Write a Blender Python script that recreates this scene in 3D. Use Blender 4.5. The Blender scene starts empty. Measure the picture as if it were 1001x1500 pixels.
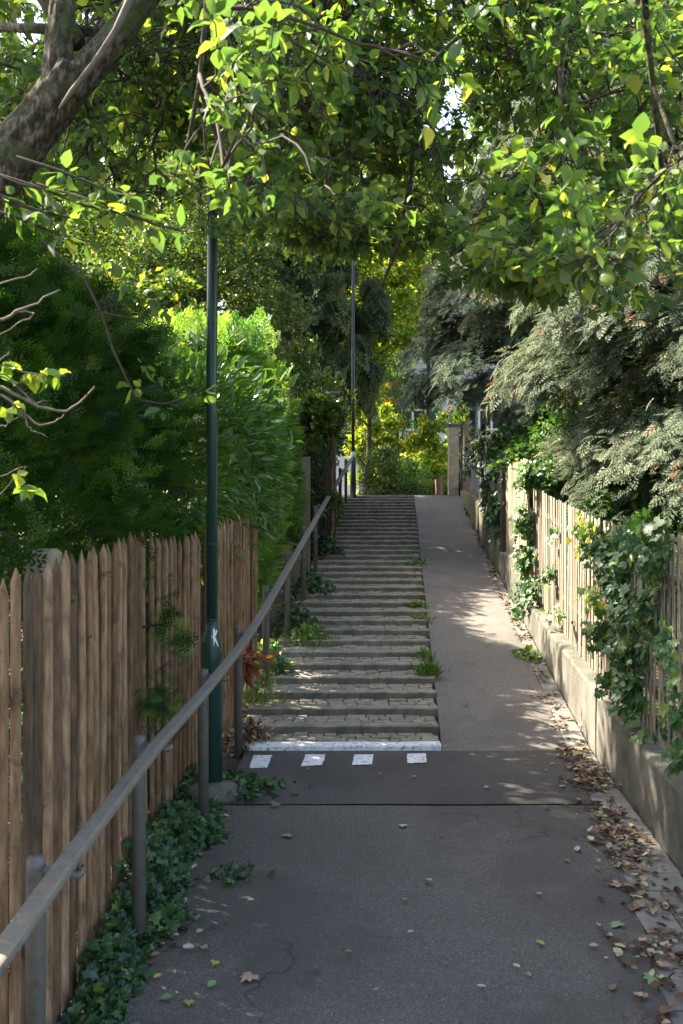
import bpy, math
import numpy as np
from mathutils import Vector
rng = np.random.default_rng(7)
R = math.radians
sc = bpy.context.scene
COL = sc.collection

# ------------------------------------------------------------------ camera
CZ, F, HZ = 1.94, 1458.0, 760.0
cam_d = bpy.data.cameras.new('camera')
cam = bpy.data.objects.new('camera', cam_d); COL.objects.link(cam)
cam.location = (0, 0, CZ); cam.rotation_euler = (R(90), 0, 0)
cam_d.sensor_fit = 'VERTICAL'; cam_d.sensor_height = 36; cam_d.sensor_width = 24
cam_d.lens = 36 * F / 1500; cam_d.shift_y = (HZ - 750) / 1500
cam_d.clip_start = .05; cam_d.clip_end = 2000
cam_d.dof.use_dof = True; cam_d.dof.focus_distance = 11; cam_d.dof.aperture_fstop = 6.3
sc.camera = cam
# ------------------------------------------------------------------ light
SUN_EL, SUN_AZ = R(46), R(-62)        # azimuth measured from +Y, negative = to the left
w = bpy.data.worlds.new("World"); sc.world = w; w.use_nodes = True
wn = w.node_tree; bg = wn.nodes['Background']
sky = wn.nodes.new('ShaderNodeTexSky'); sky.sky_type = 'NISHITA'; sky.sun_disc = False
sky.sun_elevation = SUN_EL; sky.sun_rotation = SUN_AZ; sky.air_density = 1.0; sky.dust_density = 2.0
wn.links.new(sky.outputs[0], bg.inputs[0]); bg.inputs[1].default_value = 0.15
sun_d = bpy.data.lights.new('sun', 'SUN'); sun_d.energy = 5.0; sun_d.angle = R(.5); sun_d.color = (1, .96, .88)
sun = bpy.data.objects.new('sun', sun_d); COL.objects.link(sun)
sdir = Vector((math.sin(SUN_AZ) * math.cos(SUN_EL), math.cos(SUN_AZ) * math.cos(SUN_EL), math.sin(SUN_EL)))
sun.rotation_euler = sdir.to_track_quat('Z', 'Y').to_euler(); sun.location = sdir * 60
sc.view_settings.view_transform = 'Standard'; sc.view_settings.look = 'None'
sc.view_settings.exposure = 2.32; sc.view_settings.gamma = 1
sc.view_settings.use_white_balance = True; sc.view_settings.white_balance_temperature = 7400; sc.view_settings.white_balance_tint = 12
sc.cycles.use_denoising = True
sc.cycles.max_bounces = 8; sc.cycles.diffuse_bounces = 4; sc.cycles.transmission_bounces = 6
sc.cycles.transparent_max_bounces = 4; sc.cycles.sample_clamp_indirect = 6

# ------------------------------------------------------------------ helpers
def at(px, py, Y):
    return np.array([(px - 500.5) / F * Y, Y, CZ - (py - HZ) / F * Y])
Y0 = 8.31
YT = 23.7
def G(Y):
    Y = np.asarray(Y, float)
    z = np.where(Y < Y0, .0521 * (Y - Y0), .1624 * (Y - Y0))
    z = np.where(Y > YT, .1624 * (YT - Y0) - .004 * (Y - YT), z)
    return np.where(Y < 2, .0521 * (2 - Y0), z)
def stair_l(Y): return -.772 + (Y - Y0) * .0602
def ramp_l(Y): return .84 + (Y - Y0) * .0579
def ramp_r(Y): return 1.889 + (Y - Y0) * .0584
def wall_x(Y): return 2.106 + (Y - Y0) * .0425

def tag(o, label=None, cat=None, group=None, kind=None):
    if label: o['label'] = label
    if cat: o['category'] = cat
    if group: o['group'] = group
    if kind: o['kind'] = kind
    return o
def empty(name, loc, label, cat, group=None):
    o = bpy.data.objects.new(name, None); COL.objects.link(o); o.location = [float(v) for v in loc]; o.empty_display_size = .2
    bpy.context.view_layer.update()
    return tag(o, label, cat, group)
def link(name, me, parent=None):
    o = bpy.data.objects.new(name, me); COL.objects.link(o)
    if parent:
        o.parent = parent
        p = parent; off = Vector((0, 0, 0))
        while p: off += p.location; p = p.parent
        o.location = -off if parent.type == 'EMPTY' else Vector((0, 0, 0))
    return o
def raw_mesh(name, V, L, starts, mat, rnd=None, smooth=False):
    me = bpy.data.meshes.new(name)
    me.vertices.add(len(V)); me.vertices.foreach_set('co', np.ascontiguousarray(V, np.float32).ravel())
    me.loops.add(len(L)); me.loops.foreach_set('vertex_index', np.ascontiguousarray(L, np.int32))
    me.polygons.add(len(starts)); me.polygons.foreach_set('loop_start', np.ascontiguousarray(starts, np.int32))
    if rnd is not None:
        a = me.attributes.new('rnd', 'FLOAT', 'FACE'); a.data.foreach_set('value', np.ascontiguousarray(rnd, np.float32))
    me.materials.append(mat)
    me.update(calc_edges=True)
    me.polygons.foreach_set('use_smooth', [smooth] * len(starts))
    return me
class MB:
    def __init__(s): s.v = []; s.f = []; s.r = []; s.n = 0
    def add(s, v, f, r=None):
        v = np.asarray(v, float); s.v.append(v)
        r = rng.random() if r is None else r
        for q in f: s.f.append([i + s.n for i in q]); s.r.append(r)
        s.n += len(v)
    def box(s, x0, x1, y0, y1, z0, z1, r=None, jit=0, bev=0):
        if bev:
            b = bev; out = []
            for z, e in ((z0, 0), (z1 - b, 0), (z1, b)):
                out += [(x0 + e, y0 + e, z), (x1 - e, y0 + e, z), (x1 - e, y1 - e, z), (x0 + e, y1 - e, z)]
            f = [(3, 2, 1, 0), (8, 9, 10, 11)]
            for k in (0, 4):
                for i in range(4): f.append((k + i, k + (i + 1) % 4, k + 4 + (i + 1) % 4, k + 4 + i))
            out = np.array(out) + (rng.normal(0, jit, (12, 3)) if jit else 0)
            s.add(out, f, r); return
        v = np.array([(x0, y0, z0), (x1, y0, z0), (x1, y1, z0), (x0, y1, z0), (x0, y0, z1), (x1, y0, z1), (x1, y1, z1), (x0, y1, z1)], float)
        if jit: v += rng.normal(0, jit, v.shape)
        s.add(v, [(3, 2, 1, 0), (4, 5, 6, 7), (0, 1, 5, 4), (1, 2, 6, 5), (2, 3, 7, 6), (3, 0, 4, 7)], r)
    def hexa(s, b, t, r=None):       # b, t: 4 bottom / 4 top points, ccw from above
        s.add(list(b) + list(t), [(3, 2, 1, 0), (4, 5, 6, 7), (0, 1, 5, 4), (1, 2, 6, 5), (2, 3, 7, 6), (3, 0, 4, 7)], r)
    def tube(s, pts, rad, n=8, r=None, cap=True):
        P = np.asarray(pts, float); m = len(P); rad = np.broadcast_to(np.asarray(rad, float), (m,))
        T = np.gradient(P, axis=0); T /= np.linalg.norm(T, axis=1)[:, None] + 1e-9
        ref = np.array([0, 0, 1.]) if abs(T[0][2]) < .8 else np.array([1., 0, 0])
        a = np.arange(n) * 2 * math.pi / n; V = []
        for i in range(m):
            u = np.cross(T[i], ref); u /= np.linalg.norm(u) + 1e-9; v = np.cross(T[i], u)
            V.append(P[i] + rad[i] * (np.outer(np.cos(a), u) + np.outer(np.sin(a), v)))
        f = [(i * n + j, (i + 1) * n + j, (i + 1) * n + (j + 1) % n, i * n + (j + 1) % n) for i in range(m - 1) for j in range(n)]
        if cap: f += [tuple(range(n)), tuple(reversed(range((m - 1) * n, m * n)))]
        s.add(np.concatenate(V), f, r)
    def grid(s, P, r=None):      # P: (a,b,3)
        a, b = P.shape[:2]
        s.add(P.reshape(-1, 3), [(i * b + j, i * b + j + 1, (i + 1) * b + j + 1, (i + 1) * b + j) for i in range(a - 1) for j in range(b - 1)], r)
    def build(s, name, mat, parent=None, smooth=False):
        V = np.concatenate(s.v); lens = [len(q) for q in s.f]
        st = np.concatenate([[0], np.cumsum(lens)[:-1]])
        return link(name, raw_mesh(name, V, np.concatenate([np.array(q) for q in s.f]), st, mat, s.r, smooth), parent)

def norm(a): return a / (np.linalg.norm(a, axis=-1, keepdims=True) + 1e-9)
def frames(d, n, size):
    """rotation+scale matrices: local Y -> d, local Z -> n"""
    y = norm(d); x = norm(np.cross(y, n)); z = np.cross(x, y)
    M = np.stack([x, y, z], axis=-1)
    size = np.asarray(size, float)
    return M * (size[:, None, None] if size.ndim == 1 else size[:, None, :])
def scatter(name, T, pos, M, mat, parent=None, rnd=None, smooth=False, bend=None):
    tv, tf = T; tv = np.asarray(tv, float)
    N = len(pos); V = np.einsum('nij,kj->nki', M, tv) + np.asarray(pos)[:, None, :]
    lens = np.array([len(q) for q in tf]); flat = np.concatenate([np.array(q) for q in tf])
    L = (flat[None, :] + (np.arange(N) * len(tv))[:, None]).ravel()
    st = (np.concatenate([[0], np.cumsum(lens)[:-1]])[None, :] + (np.arange(N) * len(flat))[:, None]).ravel()
    if rnd is None: rnd = rng.random(N)
    return link(name, raw_mesh(name, V.reshape(-1, 3), L, st, mat, np.repeat(rnd, len(tf)), smooth), parent)
def rdir(n):
    return norm(rng.normal(size=(n, 3)))

# leaf templates (unit length along +Y, facing +Z)
QUAD = ([(0, 0, 0), (.3, .45, .07), (0, 1, -.05), (-.3, .45, .07)], [(0, 1, 2, 3)])
LEAF = ([(0, 0, 0), (0, .33, -.03), (0, .68, -.06), (0, 1, -.17), (.25, .2, .03), (.36, .46, .04), (.21, .77, -.02), (-.25, .2, .03), (-.36, .46, .04), (-.21, .77, -.02)],
        [(0, 4, 5, 1), (1, 5, 6, 2), (2, 6, 3), (0, 1, 8, 7), (1, 2, 9, 8), (2, 3, 9)])
LONG = ([(0, 0, 0), (0, .5, -.04), (0, 1, -.2), (.14, .3, .03), (.15, .7, -.04), (-.14, .3, .03), (-.15, .7, -.04)],
        [(0, 3, 4, 1), (1, 4, 2), (0, 1, 6, 5), (1, 2, 6)])
IVY = ([(0, .1, 0), (.25, -.05, .02), (.5, .22, -.03), (.3, .42, .02), (.34, .68, -.02), (.14, .66, .03), (0, 1, -.08), (-.14, .66, .03), (-.34, .68, -.02), (-.3, .42, .02), (-.5, .22, -.03), (-.25, -.05, .02), (0, .42, .05)],
       [(0, 1, 2, 12), (2, 3, 12), (3, 4, 5, 12), (5, 6, 12), (6, 7, 12), (7, 8, 9, 12), (9, 10, 12), (10, 11, 0, 12)])
CURL = ([(0, 0, 0), (.0, .35, .05), (0, .7, .04), (0, 1, .2), (.25, .1, .12), (.36, .5, .16), (.2, .85, .2), (-.22, .15, .1), (-.33, .45, .2), (-.2, .8, .14)],
        LEAF[1])
def needle_spray():
    v = []; f = []
    def needle(p, d, l, wd):
        d = np.array(d); pr = np.array([-d[1], d[0], 0]); k = len(v)
        v.extend([p, p + d * l * .5 + pr * wd, p + d * l, p + d * l * .5 - pr * wd]); f.append((k, k + 1, k + 2, k + 3))
    def shoot(p, ang, L, n):
        d = np.array([math.sin(ang), math.cos(ang), 0.])
        for i in range(n):
            t = (i + .5) / n; q = p + d * L * t + np.array([0, 0, -.15 * t * t * L])
            for sg in (-1, 1):
                a = ang + sg * (1.0 - .35 * t)
                needle(q, (math.sin(a), math.cos(a), .05), .17, .032)
        needle(p + d * L * .9, d, .15, .02)
    o = np.zeros(3); shoot(o, 0, .85, 7)
    for t, sg, L in ((.15, 1, .5), (.28, -1, .48), (.42, 1, .4), (.55, -1, .34)):
        shoot(np.array([0, t, -.02]), sg * .75, L, 4)
    return v, f
YEW = needle_spray()
def fan_spray(wd=.032, droop=.35):
    v = []; f = []
    def kite(p, a, l, wd):
        d = np.array([math.sin(a), math.cos(a), 0]); pr = np.array([d[1], -d[0], 0]); k = len(v)
        z = lambda q: np.array([q[0], q[1], -droop * (q[1] ** 2) - .25 * q[0] ** 2])
        v.extend([z(p), z(p + d * l * .55 + pr * wd), z(p + d * l), z(p + d * l * .55 - pr * wd)]); f.append((k, k + 1, k + 2, k + 3))
    for i in range(11):
        t = .05 + .085 * i; sg = 1 if i % 2 else -1; L = .46 * (1 - t) + .12
        a = sg * (.95 - .35 * t); p = np.array([0, t, 0.])
        kite(p, a, L, wd)
        for u, s2 in ((.35, 1), (.55, -1)):
            q = p + np.array([math.sin(a), math.cos(a), 0]) * L * u
            kite(q, a + s2 * .6, L * .42, wd * .8)
    kite(np.zeros(3), 0, .6, wd * .8); kite(np.array([0, .5, 0]), 0, .55, wd)
    return v, f
FAN = fan_spray()
def fan_simple():
    v = []; f = []
    z = lambda q: np.array([q[0], q[1], -.35 * (q[1] ** 2) - .3 * q[0] ** 2])
    def kite(p, a, l, wd):
        d = np.array([math.sin(a), math.cos(a), 0]); pr = np.array([d[1], -d[0], 0]); k = len(v)
        v.extend([z(p), z(p + d * l * .55 + pr * wd), z(p + d * l), z(p + d * l * .55 - pr * wd)]); f.append((k, k + 1, k + 2, k + 3))
    for i in range(8):
        t = .04 + .115 * i; sg = 1 if i % 2 else -1; L = .5 * (1 - t) + .14; a = sg * (.95 - .35 * t); p = np.array([0, t, 0.])
        kite(p, a, L, .05)
        if i < 6: kite(p + np.array([math.sin(a), math.cos(a), 0]) * L * .4, a + sg * .6, L * .4, .04)
    kite(np.array([0, .3, 0]), 0, .8, .05)
    return v, f
FAN2 = fan_simple()
def fern_small():
    v = []; f = []
    for i in range(7):
        t = .1 + i * .13
        for sg in (-1, 1):
            a = sg * 1.0; d = np.array([math.sin(a), math.cos(a), 0]); pr = np.array([d[1], -d[0], 0]); p = np.array([0, t, -.2 * t * t]); l = .26 * (1.1 - t)
            k = len(v); v.extend([p, p + d * l * .5 + pr * .05, p + d * l, p + d * l * .5 - pr * .05]); f.append((k, k + 1, k + 2, k + 3))
    return v, f
FERN = fern_small()

# ------------------------------------------------------------------ materials
def new_mat(name):
    m = bpy.data.materials.new(name); m.use_nodes = True
    nt = m.node_tree; b = nt.nodes['Principled BSDF']
    return m, nt, b
def N(nt, t, **kw):
    n = nt.nodes.new(t)
    for k, v in kw.items(): setattr(n, k, v)
    return n
def ramp(nt, src, stops):
    r = N(nt, 'ShaderNodeValToRGB'); e = r.color_ramp.elements
    e[0].position, e[0].color = stops[0][0], (*stops[0][1], 1)
    e[1].position, e[1].color = stops[-1][0], (*stops[-1][1], 1)
    for p, c in stops[1:-1]:
        q = e.new(p); q.color = (*c, 1)
    nt.links.new(src, r.inputs[0]); return r.outputs[0]
def noise(nt, scale, detail=6, rough=.6, vec=None, sc3=None):
    tc = N(nt, 'ShaderNodeTexCoord'); mp = N(nt, 'ShaderNodeMapping')
    nt.links.new(tc.outputs['Object'], mp.inputs[0])
    if sc3: mp.inputs['Scale'].default_value = sc3
    n = N(nt, 'ShaderNodeTexNoise'); n.inputs['Scale'].default_value = scale; n.inputs['Detail'].default_value = detail; n.inputs['Roughness'].default_value = rough
    nt.links.new(mp.outputs[0], n.inputs[0]); return n.outputs['Fac']
def mixc(nt, fac, a, b, mode='MIX'):
    m = N(nt, 'ShaderNodeMix', data_type='RGBA', blend_type=mode)
    for s, v in ((m.inputs[0], fac), (m.inputs[6], a), (m.inputs[7], b)):
        if isinstance(v, (int, float)): s.default_value = v
        elif isinstance(v, tuple): s.default_value = (*v, 1)
        else: nt.links.new(v, s)
    return m.outputs[2]
def bump(nt, b, h, strength, dist=.01):
    n = N(nt, 'ShaderNodeBump'); n.inputs['Strength'].default_value = strength; n.inputs['Distance'].default_value = dist
    nt.links.new(h, n.inputs['Height']); nt.links.new(n.outputs[0], b.inputs['Normal'])
def surf(name, stops, scale=6, sc3=None, rough=.85, fine=80, bmp=.3, bd=.005, stain=None, rndmix=0, stain_scale=1.2, stain_rng=(.5, .7), sc3f=None):
    m, nt, b = new_mat(name)
    c = ramp(nt, noise(nt, scale, 8, .65, sc3=sc3), stops)
    if rndmix:
        a = N(nt, 'ShaderNodeAttribute', attribute_name='rnd')
        g = ramp(nt, a.outputs['Fac'], [(0, (1 - rndmix,) * 3), (.5, (1, 1 - rndmix * .15, 1 - rndmix * .3)), (1, (1 + rndmix * .4,) * 3)])
        c = mixc(nt, 1.0, c, g, 'MULTIPLY')
    if stain:
        c = mixc(nt, ramp(nt, noise(nt, stain_scale, 6, .7), [(stain_rng[0], (0, 0, 0)), (stain_rng[1], (1, 1, 1))]), c, stain)
    nt.links.new(c, b.inputs['Base Color']); b.inputs['Roughness'].default_value = rough
    bump(nt, b, noise(nt, fine, 5, .7, sc3=sc3f or sc3), bmp, bd)
    return m
def leafmat(name, stops, trans=.4, tcol=1.6, rough=.42, spec=.5, yell=(1.25, 1.15, .45)):
    m, nt, b = new_mat(name)
    a = N(nt, 'ShaderNodeAttribute', attribute_name='rnd')
    c = ramp(nt, a.outputs['Fac'], stops)
    nt.links.new(c, b.inputs['Base Color']); b.inputs['Roughness'].default_value = rough
    b.inputs['Specular IOR Level'].default_value = spec
    t = N(nt, 'ShaderNodeBsdfTranslucent')
    tc = mixc(nt, 1.0, c, tuple(tcol * k for k in yell), 'MULTIPLY'); nt.links.new(tc, t.inputs[0])
    mx = N(nt, 'ShaderNodeMixShader'); mx.inputs[0].default_value = trans
    nt.links.new(b.outputs[0], mx.inputs[1]); nt.links.new(t.outputs[0], mx.inputs[2])
    nt.links.new(mx.outputs[0], nt.nodes['Material Output'].inputs[0])
    return m
def flat(name, c, rough=.5, metal=0, spots=None, bmp=.1, scale=30):
    m, nt, b = new_mat(name)
    cc = ramp(nt, noise(nt, scale, 6, .6), [(.3, tuple(k * .75 for k in c)), (.7, tuple(min(1, k * 1.15) for k in c))])
    if spots: cc = mixc(nt, ramp(nt, noise(nt, 9, 8, .75), [(.55, (0, 0, 0)), (.68, (1, 1, 1))]), cc, spots)
    nt.links.new(cc, b.inputs['Base Color']); b.inputs['Roughness'].default_value = rough; b.inputs['Metallic'].default_value = metal
    bump(nt, b, noise(nt, 120, 3), bmp, .002)
    return m

def asphalt(name, lo, hi, speck):
    m, nt, b = new_mat(name)
    big = ramp(nt, noise(nt, .9, 8, .65), [(.3, lo), (.7, hi)])
    tc = N(nt, 'ShaderNodeTexCoord')
    v = N(nt, 'ShaderNodeTexVoronoi'); v.inputs['Scale'].default_value = 150; nt.links.new(tc.outputs['Object'], v.inputs[0])
    g = ramp(nt, v.outputs['Color'], [(0, (.45,) * 3), (.5, (.9,) * 3), (.8, (1.2,) * 3), (1, (speck,) * 3)])
    c = mixc(nt, 1, big, g, 'MULTIPLY')
    g2 = ramp(nt, noise(nt, 260, 2), [(.3, (.6,) * 3), (.7, (1.35,) * 3)])
    c = mixc(nt, 1, c, g2, 'MULTIPLY')
    c = mixc(nt, ramp(nt, noise(nt, 3.5, 9, .8), [(.55, (0, 0, 0)), (.75, (.5,) * 3)]), c, (.05, .042, .035))
    c = mixc(nt, ramp(nt, noise(nt, .55, 5, .6), [(.42, (.55,) * 3), (.5, (0, 0, 0))]), c, tuple(.6 * k for k in lo))
    vc = N(nt, 'ShaderNodeTexVoronoi', feature='DISTANCE_TO_EDGE'); vc.inputs['Scale'].default_value = .55
    wv = N(nt, 'ShaderNodeVectorMath', operation='ADD'); nz = N(nt, 'ShaderNodeTexNoise'); nz.inputs['Scale'].default_value = 3; nz.inputs['Detail'].default_value = 8
    sc_ = N(nt, 'ShaderNodeVectorMath', operation='SCALE'); sc_.inputs['Scale'].default_value = .5
    nt.links.new(tc.outputs['Object'], nz.inputs[0]); nt.links.new(nz.outputs['Color'], sc_.inputs[0]); nt.links.new(tc.outputs['Object'], wv.inputs[0]); nt.links.new(sc_.outputs[0], wv.inputs[1]); nt.links.new(wv.outputs[0], vc.inputs[0])
    crack = ramp(nt, vc.outputs['Distance'], [(0, (1, 1, 1)), (.0035, (.6,) * 3), (.006, (0, 0, 0))])
    crm = mixc(nt, 1, crack, ramp(nt, noise(nt, .8, 3), [(.5, (0, 0, 0)), (.56, (.8,) * 3)]), 'MULTIPLY')
    c = mixc(nt, crm, c, (.02, .017, .014))
    nt.links.new(c, b.inputs['Base Color']); b.inputs['Roughness'].default_value = .8
    bump(nt, b, v.outputs['Distance'], .5, .004)
    return m
M = {}
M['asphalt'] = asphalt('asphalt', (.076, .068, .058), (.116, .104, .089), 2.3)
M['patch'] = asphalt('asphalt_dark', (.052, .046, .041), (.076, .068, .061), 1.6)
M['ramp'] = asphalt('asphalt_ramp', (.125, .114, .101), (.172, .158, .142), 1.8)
M['soil'] = surf('soil', [(.3, (.03, .02, .013)), (.55, (.06, .04, .025)), (.75, (.1, .07, .045))], 9, fine=40, bmp=.9, bd=.03)
M['stone'] = surf('step_stone', [(.3, (.12, .112, .088)), (.5, (.19, .175, .138)), (.7, (.29, .262, .21))], 7, rough=.9, fine=60, bmp=.6, bd=.008, stain=(.05, .065, .03), rndmix=.45, stain_scale=2.2, stain_rng=(.52, .76))
M['sett'] = surf('sett_stone', [(.3, (.17, .148, .112)), (.55, (.265, .228, .178)), (.75, (.37, .32, .255))], 14, rough=.85, fine=70, bmp=.6, bd=.006, rndmix=.2, stain=(.07, .08, .035), stain_scale=1.6, stain_rng=(.55, .8))
M['gut'] = surf('gutter_stone', [(.3, (.14, .135, .12)), (.55, (.2, .195, .175)), (.75, (.29, .28, .25))], 6, rough=.85, fine=60, bmp=.4, rndmix=.35, stain=(.06, .05, .035), stain_scale=2.5, stain_rng=(.52, .7))
M['conc'] = surf('wall_concrete', [(.3, (.085, .08, .064)), (.5, (.14, .132, .108)), (.72, (.22, .205, .17))], 4, rough=.92, fine=50, bmp=.8, bd=.012, stain=(.05, .056, .032), stain_scale=1.8, stain_rng=(.45, .72), sc3=(1, 1, .6))
M['moss'] = surf('mossy_concrete', [(.3, (.07, .08, .035)), (.6, (.15, .14, .1)), (.8, (.2, .19, .15))], 5, rough=.95, fine=50, bmp=.7, bd=.01, stain=(.05, .07, .018))
M['paint'] = surf('white_paint', [(.3, (.6, .6, .59)), (.6, (.78, .78, .78))], 20, rough=.6, fine=120, bmp=.3, bd=.003, stain=(.16, .15, .145), stain_scale=22, stain_rng=(.5, .68))
M['wood'] = surf('picket_wood', [(.3, (.09, .052, .028)), (.45, (.185, .112, .062)), (.58, (.27, .172, .1)), (.75, (.4, .285, .185))], 7, sc3=(4, 4, .8), rough=.85, fine=40, bmp=.8, bd=.008, rndmix=.68, stain=(.05, .035, .018), stain_scale=7, stain_rng=(.56, .74), sc3f=(5, 5, .3))
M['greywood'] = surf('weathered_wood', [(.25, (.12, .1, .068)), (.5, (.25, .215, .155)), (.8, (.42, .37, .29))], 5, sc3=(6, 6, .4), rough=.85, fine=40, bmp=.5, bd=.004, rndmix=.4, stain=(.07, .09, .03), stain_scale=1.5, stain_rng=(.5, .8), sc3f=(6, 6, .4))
M['litwood'] = surf('sunlit_wood', [(.25, (.17, .145, .11)), (.5, (.32, .28, .215)), (.8, (.46, .41, .33))], 5, sc3=(6, 6, .4), rough=.85, fine=40, bmp=.5, bd=.004, rndmix=.4, sc3f=(6, 6, .4))  # lighter copy of the weathered wood, with the sunlight put into its colour
M['darkwood'] = surf('dark_wood', [(.3, (.035, .025, .018)), (.7, (.11, .08, .055))], 5, sc3=(5, 5, .4), rough=.85, fine=40, bmp=.4, rndmix=.3)
M['bark'] = surf('bark', [(.4, (.012, .009, .006)), (.5, (.055, .04, .024)), (.62, (.18, .145, .095))], 26, rough=.95, fine=38, bmp=1.0, bd=.03, stain=(.05, .07, .015), stain_scale=3.5, stain_rng=(.48, .62), sc3=(1.6, 1.6, .7))
M['twig'] = surf('twig_bark', [(.3, (.018, .012, .008)), (.7, (.06, .042, .03))], 20, rough=.9, fine=60, bmp=.4)
M['palebark'] = surf('pale_twig', [(.3, (.075, .058, .043)), (.7, (.15, .12, .09))], 20, rough=.85, fine=60, bmp=.4)
M['green'] = flat('green_lamp_paint', (.012, .05, .04), .38, 0, None, .08)
M['black'] = flat('black_paint', (.012, .013, .015), .4)
M['galv'] = flat('galvanised_steel', (.175, .16, .13), .5, .1, (.11, .1, .075), .3)
M['galvpost'] = flat('grey_post_steel', (.12, .115, .105), .6, .2, (.07, .06, .04), .3)
M['alu'] = flat('light_band', (.6, .6, .58), .5)
M['panel'] = flat('blue_grey_panel', (.12, .135, .16), .7, 0, (.07, .08, .08))
M['pillar'] = surf('pillar_stone', [(.3, (.3, .22, .13)), (.7, (.5, .4, .26))], 9, rough=.9, fine=60, bmp=.5)
M['plaster'] = surf('white_plaster', [(.3, (.6, .6, .58)), (.7, (.75, .75, .74))], 3, rough=.9, fine=60, bmp=.1)
M['shutter'] = flat('green_shutter', (.015, .09, .065), .6)
M['frame'] = flat('white_frame', (.75, .75, .73), .5)
M['roof'] = surf('roof_tiles', [(.3, (.12, .06, .045)), (.7, (.25, .13, .09))], 8, rough=.9)
M['siding'] = surf('pale_siding', [(.3, (.45, .45, .46)), (.7, (.62, .62, .62))], 3, rough=.9)
gm, gnt, gb = new_mat('window_glass'); gb.inputs['Base Color'].default_value = (.03, .04, .045, 1); gb.inputs['Roughness'].default_value = .06; M['glass'] = gm
M['leaf'] = leafmat('canopy_leaf', [(0, (.055, .105, .04)), (.5, (.085, .15, .042)), (.78, (.13, .195, .042)), (.93, (.21, .26, .05)), (1, (.42, .38, .09))], .46, 1.75, .55, .35, (1.05, 1.15, .5))
M['yew'] = leafmat('yew_needles', [(0, (.006, .026, .005)), (.5, (.019, .068, .011)), (.85, (.06, .155, .022)), (1, (.17, .28, .04))], .38, 1.8, .5, .3)
M['rhodo'] = leafmat('rhododendron_leaf', [(0, (.03, .085, .018)), (.7, (.055, .14, .025)), (1, (.12, .2, .035))], .3, 1.7, .3, .6)
M['thuja'] = leafmat('thuja_scale', [(0, (.05, .14, .04)), (.6, (.1, .22, .055)), (1, (.24, .34, .08))], .42, 1.9, .6, .3)
M['cyp'] = leafmat('cypress_scale', [(0, (.06, .10, .06)), (.5, (.12, .16, .10)), (.85, (.21, .23, .15)), (.94, (.27, .21, .14)), (1, (.18, .09, .05))], .25, 1.1, .8, .15, (1.1, 1.1, .9))
M['ivy'] = leafmat('ivy_leaf', [(0, (.022, .07, .022)), (.6, (.045, .12, .035)), (.88, (.09, .19, .05)), (1, (.22, .28, .05))], .25, 1.6, .42, .45)
M['darkivy'] = leafmat('ground_ivy_leaf', [(0, (.016, .05, .022)), (.6, (.03, .085, .032)), (.9, (.06, .14, .035)), (1, (.18, .24, .05))], .25, 1.8, .38, .5)
M['bleaf'] = leafmat('background_leaf', [(0, (.035, .075, .02)), (.6, (.06, .12, .028)), (.9, (.12, .17, .04)), (1, (.24, .24, .05))], .36, 1.8, .32, .6)
M['mleaf'] = leafmat('maple_leaf', [(0, (.05, .11, .02)), (.6, (.11, .19, .03)), (.9, (.26, .3, .04)), (1, (.5, .38, .05))], .5, 2.1, .45)
M['orange'] = leafmat('orange_leaf', [(0, (.26, .25, .05)), (.6, (.36, .26, .05)), (1, (.4, .15, .04))], .5, 1.5, .5, .4, (1.1, 1, .8))
M['weep'] = leafmat('hanging_needles', [(0, (.035, .065, .025)), (.7, (.07, .11, .04)), (1, (.14, .15, .06))], .35, 1.4, .6, .3)
M['litter'] = leafmat('dry_leaf', [(0, (.05, .025, .014)), (.35, (.13, .07, .04)), (.6, (.3, .18, .11)), (.85, (.48, .38, .25)), (1, (.36, .4, .2))], .15, 1.2, .7, .3, (1, 1, 1))
for k, c in dict(pale=(.45, .42, .3), green=(.16, .26, .11), yellow=(.42, .33, .07), brown=(.2, .1, .05), orange=(.4, .17, .04), tan=(.42, .28, .18)).items():
    M['fl_' + k] = leafmat('fallen_' + k, [(0, tuple(.8 * q for q in c)), (1, c)], .1, 1.2, .6, .4, (1, 1, 1))
M['deadfern'] = leafmat('dead_fronds', [(0, (.13, .045, .02)), (1, (.33, .13, .06))], .2, 1.3, .6, .3, (1, 1, 1))
M['grass'] = leafmat('grass_blade', [(0, (.05, .13, .02)), (1, (.16, .26, .04))], .4, 1.6, .45)

# ------------------------------------------------------------------ ground and paths
def sheet(name, xs0, xs1, Ys, mat, dz=0.0, nx=8, thick=0, amp=.003, parent=None):
    Ys = np.asarray(Ys, float); P = np.zeros((len(Ys), nx, 3))
    for i, y in enumerate(Ys):
        a, b = xs0(y), xs1(y); x = np.linspace(a, b, nx)
        P[i, :, 0] = x; P[i, :, 1] = y; P[i, :, 2] = G(y) + dz + amp * np.sin(3 * x + 1.7 * y) * np.cos(2.1 * y)
    m = MB(); m.grid(P); return m.build(name, mat, parent, smooth=True)
m = MB()
ys = np.concatenate([np.linspace(-60, 2, 12), np.linspace(2.3, 26, 80), np.linspace(28, 700, 30)])
xs = np.concatenate([np.linspace(-400, -6, 14), np.linspace(-5, 6, 45), np.linspace(8, 400, 14)])
P = np.zeros((len(ys), len(xs), 3)); P[:, :, 0] = xs[None]; P[:, :, 1] = ys[:, None]
P[:, :, 2] = G(ys)[:, None] - .05
m.grid(P); tag(m.build('ground', M['soil'], smooth=True), kind='structure')
m = MB()      # raised garden soil behind the retaining wall on the right
yy = np.linspace(1, 60, 60); P = np.zeros((60, 12, 3))
for i, y in enumerate(yy):
    P[i, :, 0] = np.concatenate([[wall_x(y) + .1], np.linspace(wall_x(y) + .4, 60, 11)]); P[i, :, 1] = y; P[i, :, 2] = G(y) + .33
m.grid(P); tag(m.build('garden_soil', M['soil'], smooth=True), kind='structure')

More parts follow.
